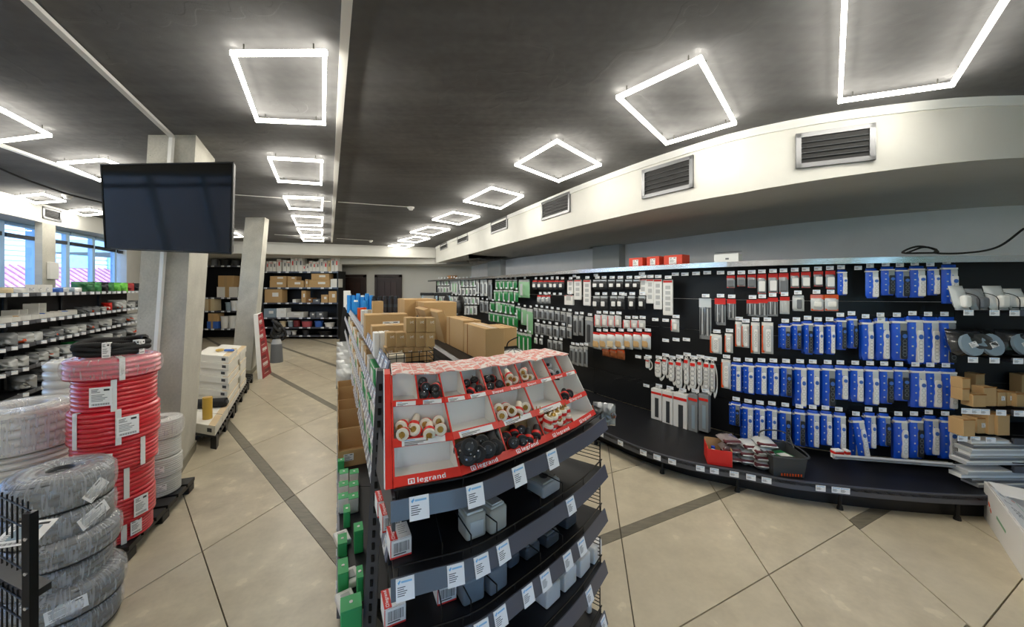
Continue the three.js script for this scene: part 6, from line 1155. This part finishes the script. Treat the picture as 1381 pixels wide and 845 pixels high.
// ---------------------------------------------------------------- shelving along the left windows
{
  const X = (d) => -5.94 - 0.59 * (d - 4.3), v = (x, y, d) => new V3(x, y, -d), lv = [[1.59, 1.64], [1.235, 1.285], [0.945, 0.995], [0.65, 0.70], [0.33, 0.38], [0.08, 0.16]], cut = [2.9, 3.8, 4.9, 6.1, 7.3, 8.6];
  const T = Math.atan2(1, 0.59) - 0.15;
  for (let b = 0; b < 5; b++) {
    const d0 = cut[b], d1 = cut[b + 1] - 0.005, o = thing('window_shelf_bay', `${ORD[b]} black shelving bay from the near end along the windows`, 'shelving', 'shelving bays along the windows', v(X((d0 + d1) / 2) - 0.2, 0, (d0 + d1) / 2));
    const quad = (i0, i1, y0, y1) => hexa([v(X(d0) + i0, y0, d0), v(X(d0) + i1, y0, d0), v(X(d1) + i1, y0, d1), v(X(d1) + i0, y0, d1)], [v(X(d0) + i0, y1, d0), v(X(d0) + i1, y1, d0), v(X(d1) + i1, y1, d1), v(X(d1) + i0, y1, d1)]);
    wpart('back_panel', quad(-0.47, -0.45, 0, 1.6), M.panel, o);
    lv.forEach(([a, e]) => { wpart('shelf', quad(-0.45, -0.01, a + 0.005, a + 0.022), M.shelf, o); const s = wpart('price_strip', quad(-0.01, 0.006, a, e), M.rail, o); for (let d = d0 + 0.1; d < d1 - 0.05; d += 0.19) if (a > 0.6 || d % 0.38 < 0.19) { const m = part('price_tag', TAG, M.tag, s); m.position.copy(v(X(d) + 0.009, (a + e) / 2, d)).sub(o.position); m.rotation.y = T; m.scale.set(0.09, 0.045, 1); } });
    for (const d of [d0]) wpart('upright', hexa([v(X(d) - 0.46, 0, d), v(X(d) - 0.42, 0, d), v(X(d) - 0.42, 0, d + 0.03), v(X(d) - 0.46, 0, d + 0.03)], [v(X(d) - 0.46, 1.62, d), v(X(d) - 0.42, 1.62, d), v(X(d) - 0.42, 1.62, d + 0.03), v(X(d) - 0.46, 1.62, d + 0.03)]), M.black, o);
  }
  const dOf = (px, inset) => { const k = (px - CX) / F; return (-5.94 + 0.59 * 4.3 + inset) / (k + 0.59); };   // on a line parallel to the lip
  const item = (name, label, cat, group, px, h, w, hh, dp, mat, inset, build) => { const d = dOf(px, inset), o = thing(name, label, cat, group, v(X(d) + inset, h, d), T); build ? build(o) : part('carton', rbox(w, hh, dp, 0.004, 0, hh / 2, 0), mat, o); return o; };
  const tiny = (o, w, hh, dp) => part('front_label', box(w * 0.5, hh * 0.4, 0.003, 0, hh * 0.5, dp / 2 + 0.001), M.paper, o);
  [[43, 'left'], [53, 'middle'], [62.5, 'right']].forEach(([x, l]) => tiny(item('white_carton', `${l} white carton of three standing on the top window shelf`, 'box', 'white cartons on the top window shelf', x, 1.614, 0.11, 0.13, 0.14, M.cardWhite, -0.09), 0.11, 0.13, 0.14));
  [[6, 'beige', M.beige], [24, 'white', M.cardWhite], [76, 'blue', M.blueMark], [84, 'pale', M.clearPale], [92, 'pale blue', M.greyBlue], [102, 'white', M.cardWhite]].forEach(([x, l, m], i) => { const o = item('small_bag', `${l} small bag, ${ORD[i]} from the left on the top window shelf`, 'bag', 'small bags on the top window shelf', x, 1.614, 0, 0, 0, null, -0.1, (q) => part('bag', pillow(0.13, 0.09, 0.08, 6, 6, 0.5, i).translate(0, 0.09, -0.04), m, q)); part('seal', box(0.12, 0.012, 0.01, 0, 0.09, 0), M.clearPale, o); });
  const leaf = [[112, std(0x2d6a3e, 0.6), 'dark green'], [122, std(0x3b8a4a, 0.6), 'green'], [132, M.tieBlack, 'black'], [140, std(0x357a44, 0.6), 'mid green'], [150, std(0x6cc04a, 0.5), 'bright green'], [160, std(0x7ccf4f, 0.5), 'lime green'], [169, std(0xb03a3a, 0.5), 'red'], [178, M.tieBlack, 'dark'], [186, M.darkGrey, 'charcoal']];
  leaf.forEach(([x, m, l], i) => { const o = item('glove_bundle', `${l} bundle of gloves, ${ORD[i]} from the left at the far top shelf`, 'gloves', 'glove bundles on the far top shelf', x, 1.614, 0, 0, 0, null, -0.12, (q) => part('bundle', pillow(0.26, 0.2, 0.16, 8, 8, 1.1, i + 3).translate(0, 0.19, -0.08), m, q)); part('cuff', cyl(0.04, 0.05, 0.06, 10).rotateZ(1.2).translate(0.06, 0.1, 0.08), m, o); });
  [6, 18, 31.5, 44, 54.5, 64.5, 75, 86, 96.5].forEach((x, i) => { const o = item('white_bin', `${ORD[i]} small white front bin from the left on the second window shelf`, 'bin', 'small white bins on the second window shelf', x, 1.258, 0, 0, 0, null, -0.08, (q) => { part('front', box(0.11, 0.085, 0.004, 0, 0.042, 0.06), M.cardWhite, q); part('back', box(0.11, 0.1, 0.004, 0, 0.05, -0.06), M.cardGrey, q); for (const s of [-1, 1]) part('side', box(0.004, 0.09, 0.12, s * 0.055, 0.045, 0), M.cardGrey, q); part('floor_plate', box(0.11, 0.004, 0.12, 0, 0.002, 0), M.cardGrey, q); }); if (i % 3 === 1) part('filling', rbox(0.09, 0.05, 0.09, 0.02, 0, 0.07, 0), i === 1 ? M.kraft : M.blueMark, o); });
  [[14, 1.35, 'left stacked'], [26, 1.35, 'right stacked'], [42, 1.42, 'upper left'], [52, 1.42, 'upper right'], [50, 1.35, 'lower middle']].forEach(([x, h, l]) => { const o = item('grey_carton', `${l} pale grey carton behind the small white bins`, 'box', 'pale grey cartons on the second window shelf', x, 1.258, 0.14, h - 1.258 + 0.06, 0.12, M.cardGrey, -0.26); part('seam', box(0.142, 0.004, 0.122, 0, 0.06, 0), M.midGrey, o); });
  const bagRow = (h, list, words) => list.forEach(([x, w, hh, m, l], i) => { const o = item('parts_bag', `${l} bag of fittings, ${ORD[i]} from the left on the ${words} window shelf`, 'bag', `bags on the ${words} window shelf`, x, h, 0, 0, 0, null, -0.16, (q) => part('bag', pillow(w, hh, 0.24, 8, 8, 0.8, i + h * 10).translate(0, hh, -0.12), m, q)); part('content', rbox(w * 0.4, hh * 0.4, 0.1, 0.03, w * 0.1, hh * 0.35, 0.06), i % 3 === 1 ? M.orange : i % 3 ? M.darkGrey : M.cardWhite, o); });
  const wb = M.clearPale, db = M.clearGrey;
  bagRow(1.258, [[112, 0.2, 0.12, db, 'grey'], [122, 0.2, 0.12, db, 'dark'], [133, 0.2, 0.1, wb, 'pale'], [144, 0.14, 0.16, M.red, 'red and white'], [158, 0.26, 0.2, wb, 'white'], [171, 0.26, 0.15, wb, 'pale grey'], [183, 0.24, 0.16, db, 'smoky']], 'second');
  bagRow(0.968, [[4, 0.22, 0.18, db, 'dark'], [24, 0.26, 0.15, wb, 'white'], [40, 0.22, 0.14, wb, 'crumpled white'], [56, 0.24, 0.12, db, 'grey'], [70, 0.22, 0.13, db, 'smoky'], [86, 0.28, 0.14, wb, 'wide white'], [100, 0.26, 0.14, wb, 'pale'], [118, 0.26, 0.14, db, 'dull'], [136, 0.28, 0.16, wb, 'light'], [154, 0.3, 0.16, db, 'shaded'], [172, 0.32, 0.18, wb, 'far pale'], [187, 0.3, 0.16, db, 'farthest grey']], 'third');
  bagRow(0.673, [[6, 0.2, 0.15, wb, 'white'], [22, 0.2, 0.15, wb, 'clear'], [36, 0.2, 0.14, db, 'grey'], [50, 0.2, 0.14, wb, 'pale'], [64, 0.22, 0.16, wb, 'bulging'], [80, 0.24, 0.16, wb, 'dull white'], [98, 0.26, 0.16, M.green, 'green'], [116, 0.28, 0.16, db, 'smoky'], [136, 0.3, 0.18, wb, 'light'], [156, 0.3, 0.18, db, 'grey'], [176, 0.32, 0.2, wb, 'far pale']], 'fourth');
  bagRow(0.353, [[30, 0.24, 0.2, db, 'dark'], [60, 0.26, 0.2, db, 'dim grey'], [90, 0.28, 0.2, db, 'shaded'], [130, 0.3, 0.2, wb, 'pale'], [165, 0.3, 0.2, db, 'far dark']], 'fifth');
}
// ---------------------------------------------------------------- shelving at the back
{
  const d = 12.3, dep = 0.55, px2x = (x) => (x - CX) / F * d, hy = (y) => hAt(y, d);
  const unit = (name, label, x0, x1, ys, top) => {
    const o = thing(name, label, 'shelving', null, [px2x((x0 + x1) / 2), 0, -d - dep / 2]), w = px2x(x1) - px2x(x0);
    part('back_panel', box(w, top, 0.02, 0, top / 2, -dep / 2), M.panel, o);
    for (const s of [-1, 1]) part('upright', box(0.04, top, dep, s * (w / 2 - 0.02), top / 2, 0), M.black, o);
    ys.forEach((y) => { part('shelf', box(w - 0.02, 0.03, dep, 0, hy(y) - 0.015, 0), M.shelf, o); const s = part('price_strip', box(w, 0.05, 0.012, 0, hy(y) - 0.02, dep / 2), M.rail, o); for (let i = 0; i < 7; i++) part('price_tag', box(0.1, 0.045, 0.003, -w / 2 + w * (i + 0.3 + (i % 2) * 0.25) / 7, hy(y) - 0.02, dep / 2 + 0.008), M.tag, s); });
    return o;
  };
  const Y = [366, 387.5, 408, 428, 441, 452];
  unit('rear_shelving', 'black rear shelving unit with kraft and white boxes', 354, 456, Y, 2.26);
  const Q = (a) => 340 + a * 0.1538, R = (b) => 330 + b * 0.1538;
  const set = (level, list, name, group) => list.forEach(([x0, x1, y0, y1, m, l, more]) => { const base = hy(Y[level]), h = Math.max(0.05, (R(y1) - R(y0)) * d / F), w = px2x(Q(x1)) - px2x(Q(x0)), o = thing(name, l, 'box', group, [px2x((Q(x0) + Q(x1)) / 2), base + (more?.up ?? 0), -d - 0.16 - 0.02 * (more?.up ? 1 : 0)]); part('carton', rbox(w * 0.97, h, 0.3, 0.006, 0, h / 2, 0), m, o); part('paper_label', box(w * 0.34, h * 0.3, 0.004, w * 0.12, h * 0.6, 0.151), more?.lab ?? M.cardWhite, o); part('lid_seam', box(w * 0.972, 0.012, 0.302, 0, h * 0.82, 0), more?.seam ?? m, o); });
  const wx = [[120, 142, 118, 208], [147, 175, 118, 210], [179, 206, 120, 210], [214, 250, 100, 212], [267, 298, 114, 216], [301, 331, 120, 218], [336, 366, 96, 220], [369, 398, 96, 220], [401, 440, 96, 222], [441, 465, 170, 226], [469, 496, 162, 230], [498, 526, 138, 232], [528, 555, 146, 233], [557, 586, 146, 234], [592, 620, 122, 235], [624, 656, 142, 236], [660, 686, 142, 238], [690, 720, 114, 240], [722, 752, 114, 240]];
  set(0, wx.map((b, i) => [...b.slice(0, 2), b[2] + 234 - b[3], 234, i === 16 ? M.beige : M.cardWhite, `${ORD[i]} white tall box from the left on top of the rear shelving`, { lab: i % 3 ? M.midGrey : M.red, seam: i % 2 ? M.red : M.cardGrey }]), 'tall_white_box', 'tall white boxes on the rear shelving');
  const K = M.kraft;
  set(1, [[150, 297, 300, 362, K, 'wide kraft carton at the left, second rear shelf'], [150, 298, 262, 300, K, 'kraft carton stacked on the wide left one', { up: 0.235 }], [306, 452, 308, 370, K, 'wide kraft carton in the middle, second rear shelf'], [306, 386, 272, 306, K, 'short kraft carton stacked on the middle one', { up: 0.24 }], [462, 490, 300, 372, K, 'narrow upright kraft carton, second rear shelf'], [492, 680, 315, 380, K, 'widest kraft carton at the right, second rear shelf'], [512, 672, 260, 316, K, 'kraft carton stacked on the widest one', { up: 0.25 }], [685, 758, 312, 388, M.cardWhite, 'square white carton at the right end, second rear shelf']], 'rear_carton', 'cartons on the second rear shelf');
  set(2, [[105, 262, 360, 478, K, 'big kraft carton with white sheets, third rear shelf', { lab: M.white }], [352, 382, 466, 496, M.cardWhite, 'tiny white carton, third rear shelf'], [430, 468, 392, 498, K, 'upright narrow kraft carton, third rear shelf'], [470, 526, 460, 502, std(0x8a6238, 0.8), 'small brown carton, third rear shelf'], [530, 590, 472, 504, M.midGrey, 'small dark grey carton, third rear shelf'], [603, 663, 438, 508, K, 'square kraft carton pair, third rear shelf'], [668, 740, 412, 514, K, 'tall kraft carton at the right end, third rear shelf']], 'rear_carton', 'cartons on the third rear shelf');
  set(3, [[95, 208, 530, 608, M.greyBlue, 'pale green printed carton, fourth rear shelf'], [210, 296, 535, 616, M.white, 'white carton beside the green printed one'], [300, 450, 580, 628, M.cardGrey, 'long low white carton, fourth rear shelf'], [503, 550, 584, 630, M.midGrey, 'left small grey carton, fourth rear shelf'], [560, 622, 584, 632, M.midGrey, 'right small grey carton, fourth rear shelf']], 'rear_carton', 'cartons on the fourth rear shelf');
  const tub = (level, x0, x1, hpx, m, l, m2) => { const w = px2x(Q(x1)) - px2x(Q(x0)), h = hpx * 0.1538 * d / F, o = thing('round_tub', l, 'tub', 'tubs and coils on the lower rear shelves', [px2x((Q(x0) + Q(x1)) / 2), hy(Y[level]), -d - 0.2]); part('tub', cyl(w / 2, w * 0.44, h, 18, 0, h / 2, 0), m, o); part('rim', new THREE.TorusGeometry(w / 2, 0.02, 6, 20).rotateX(Math.PI / 2).translate(0, h, 0), m2 ?? m, o); };
  tub(4, 215, 265, 45, cream(), 'cream tub at the left, fifth rear shelf'); tub(4, 285, 330, 52, M.greyBlue, 'pale blue tub, fifth rear shelf', M.white); tub(4, 335, 392, 52, std(0x7a2a2e, 0.5), 'dark red tub, fifth rear shelf'); tub(4, 410, 496, 55, std(0xc05a62, 0.5), 'wide pink coil tub, fifth rear shelf', M.darkGrey); tub(4, 525, 592, 48, M.blueMark, 'blue tub, fifth rear shelf'); tub(4, 615, 696, 32, M.cardWhite, 'flat white tub, fifth rear shelf');
  tub(5, 235, 262, 38, M.blueMark, 'small blue tub, lowest rear shelf'); tub(5, 266, 312, 36, M.paleGrey, 'pale grey tub, lowest rear shelf'); tub(5, 320, 356, 34, M.cardWhite, 'white tub, lowest rear shelf'); tub(5, 418, 472, 38, M.darkGrey, 'dark tub, lowest rear shelf'); tub(5, 565, 676, 32, M.rubber, 'wide black bowl, lowest rear shelf');
  function cream() { return M.beige; }
  // second unit seen between the two columns
  const Y2 = [358, 401, 419, 443];
  unit('rear_shelving', 'black rear shelving unit seen between the two columns', 262, 338, Y2, 2.42);
  const Z = (a) => 180 + a * 0.284, put2 = (level, x0, x1, hpx, m, l, round) => { const w = px2x(Z(x1)) - px2x(Z(x0)), h = hpx * 0.284 * d / F, o = thing(round ? 'bucket' : 'rear_carton', l, round ? 'bucket' : 'box', 'things on the shelving between the columns', [px2x((Z(x0) + Z(x1)) / 2), hy(Y2[level]), -d - 0.18]); if (round) { part('pail', cyl(w / 2, w * 0.44, h, 18, 0, h / 2, 0), m, o); part('lid', cyl(w / 2 + 0.01, w / 2 + 0.01, 0.03, 18, 0, h, 0), m, o); } else { part('carton', rbox(w, h, 0.3, 0.006, 0, h / 2, 0), m, o); part('tape', box(w * 0.2, h * 1.001, 0.302, 0, h / 2, 0), M.tape, o); } return o; };
  put2(0, 350, 380, 32, M.midGrey, 'grey pail on top between the columns', 1); put2(0, 395, 440, 28, M.rubber, 'black pail on top between the columns', 1); put2(0, 450, 488, 24, M.darkGrey, 'low dark pail on top between the columns', 1);
  put2(1, 392, 490, 50, M.cardWhite, 'stack-wide white carton between the columns'); const kb = put2(1, 398, 470, 54, M.kraft, 'kraft carton standing on the white carton between the columns'); kb.position.y += 50 * 0.284 * d / F;
  put2(2, 335, 380, 56, M.beige, 'cream carton between the columns'); put2(2, 420, 450, 38, M.greyBlue, 'pale can between the columns', 1); put2(2, 447, 485, 46, M.white, 'white can between the columns', 1);
  put2(3, 345, 393, 34, M.blueMark, 'blue carton on the lowest shelf between the columns'); const kk = put2(3, 350, 395, 38, M.kraft, 'kraft carton on the blue carton between the columns'); kk.position.y += 34 * 0.284 * d / F; put2(3, 398, 434, 56, M.cardWhite, 'left white bucket on the lowest shelf', 1); put2(3, 436, 470, 58, M.white, 'right white bucket on the lowest shelf', 1);
}
// ---------------------------------------------------------------- open white carton at the lower right
{
  const A = new V3(3.5, 0, -2.75), u = new V3(-0.66, 0, 0.75), v = new V3(0.75, 0, 0.66), at = (a, b, y) => A.clone().addScaledVector(u, a).addScaledVector(v, b).setY(y), L = 1.15, Wd = 0.75, H = 0.27, o = thing('open_white_carton', 'large open white carton with handwriting at the lower right edge', 'box', null, at(L / 2, Wd / 2, 0));
  const paper = std(0xeeebe6, 0.65), inner = std(0xc9b8a0, 0.8);
  const wall = (a0, b0, a1, b1, da, db, y1 = H, lean = 0) => hexa([at(a0, b0, 0.002), at(a1, b1, 0.002), at(a1 + da, b1 + db, 0.002), at(a0 + da, b0 + db, 0.002)], [at(a0, b0, y1), at(a1, b1, y1), at(a1 + da, b1 + db, y1), at(a0 + da, b0 + db, y1)]);
  wpart('side_wall', wall(0, 0, L, 0, 0, 0.008), paper, o); wpart('side_wall', wall(0, Wd, L, Wd, 0, -0.008), paper, o); wpart('end_wall', wall(0, 0, 0, Wd, 0.008, 0), paper, o); wpart('end_wall', wall(L, 0, L, Wd, -0.008, 0), paper, o);
  wpart('bottom', wall(0.008, 0.008, L - 0.008, 0.008, 0, Wd - 0.016, 0.008), inner, o);
  const noteTex = canvasTex(512, 256, (g, w, h) => { g.fillStyle = '#efece8'; g.fillRect(0, 0, w, h); g.strokeStyle = '#3a3a40'; g.lineWidth = 5; g.font = '72px sans-serif'; g.fillStyle = '#3a3a40'; g.save(); g.translate(40, 90); g.rotate(0.05); g.fillText('w', 0, 0); g.fillText('7', 110, 20); g.fillText('9285', 200, 30); g.restore(); g.strokeStyle = '#58b88a'; g.beginPath(); g.moveTo(20, 190); g.lineTo(430, 214); g.stroke(); g.fillStyle = '#e06a3c'; g.fillRect(30, 150, 16, 26); g.fillRect(470, 196, 20, 20); });
  // flap folded down over the inside of the long wall, written on
  const f = hexa([at(0.1, 0.01, H), at(L, 0.01, H), at(L, 0.16, H - 0.1), at(0.1, 0.16, H - 0.1)], [at(0.1, 0.012, H + 0.004), at(L, 0.012, H + 0.004), at(L, 0.162, H - 0.096), at(0.1, 0.162, H - 0.096)]), p = f.attributes.position, uv = f.attributes.uv;
  for (let i = 0; i < p.count; i++) { const q = new V3(p.getX(i), 0, p.getZ(i)).sub(A); uv.setXY(i, q.dot(u) / 0.5 - 0.2, 1 - q.dot(v) / 0.16); }
  wpart('written_flap', f, std(0xffffff, 0.65, 0, { map: noteTex }), o);
  wpart('end_flap', hexa([at(0.0, 0.02, H), at(0.0, Wd - 0.02, H), at(0.14, Wd - 0.05, H - 0.03), at(0.14, 0.05, H - 0.03)], [at(0.0, 0.02, H + 0.004), at(0.0, Wd - 0.02, H + 0.004), at(0.14, Wd - 0.05, H - 0.026), at(0.14, 0.05, H - 0.026)]), paper, o);
  for (const [a, y, w, m] of [[0.12, 0.15, 0.03, M.orange], [0.16, 0.12, 0.02, M.orange], [0.3, 0.13, 0.18, M.greenPale]]) wpart('printed_mark', wall(a, -0.001, a + w, -0.001, 0, 0.001, 0).translate(0, 0, 0) && hexa([at(a, -0.002, y), at(a + w, -0.002, y - 0.01), at(a + w, 0, y - 0.01), at(a, 0, y)], [at(a, -0.002, y + 0.018), at(a + w, -0.002, y + 0.004), at(a + w, 0, y + 0.004), at(a, 0, y + 0.018)]), m, o);
}
renderer.render(scene, camera);
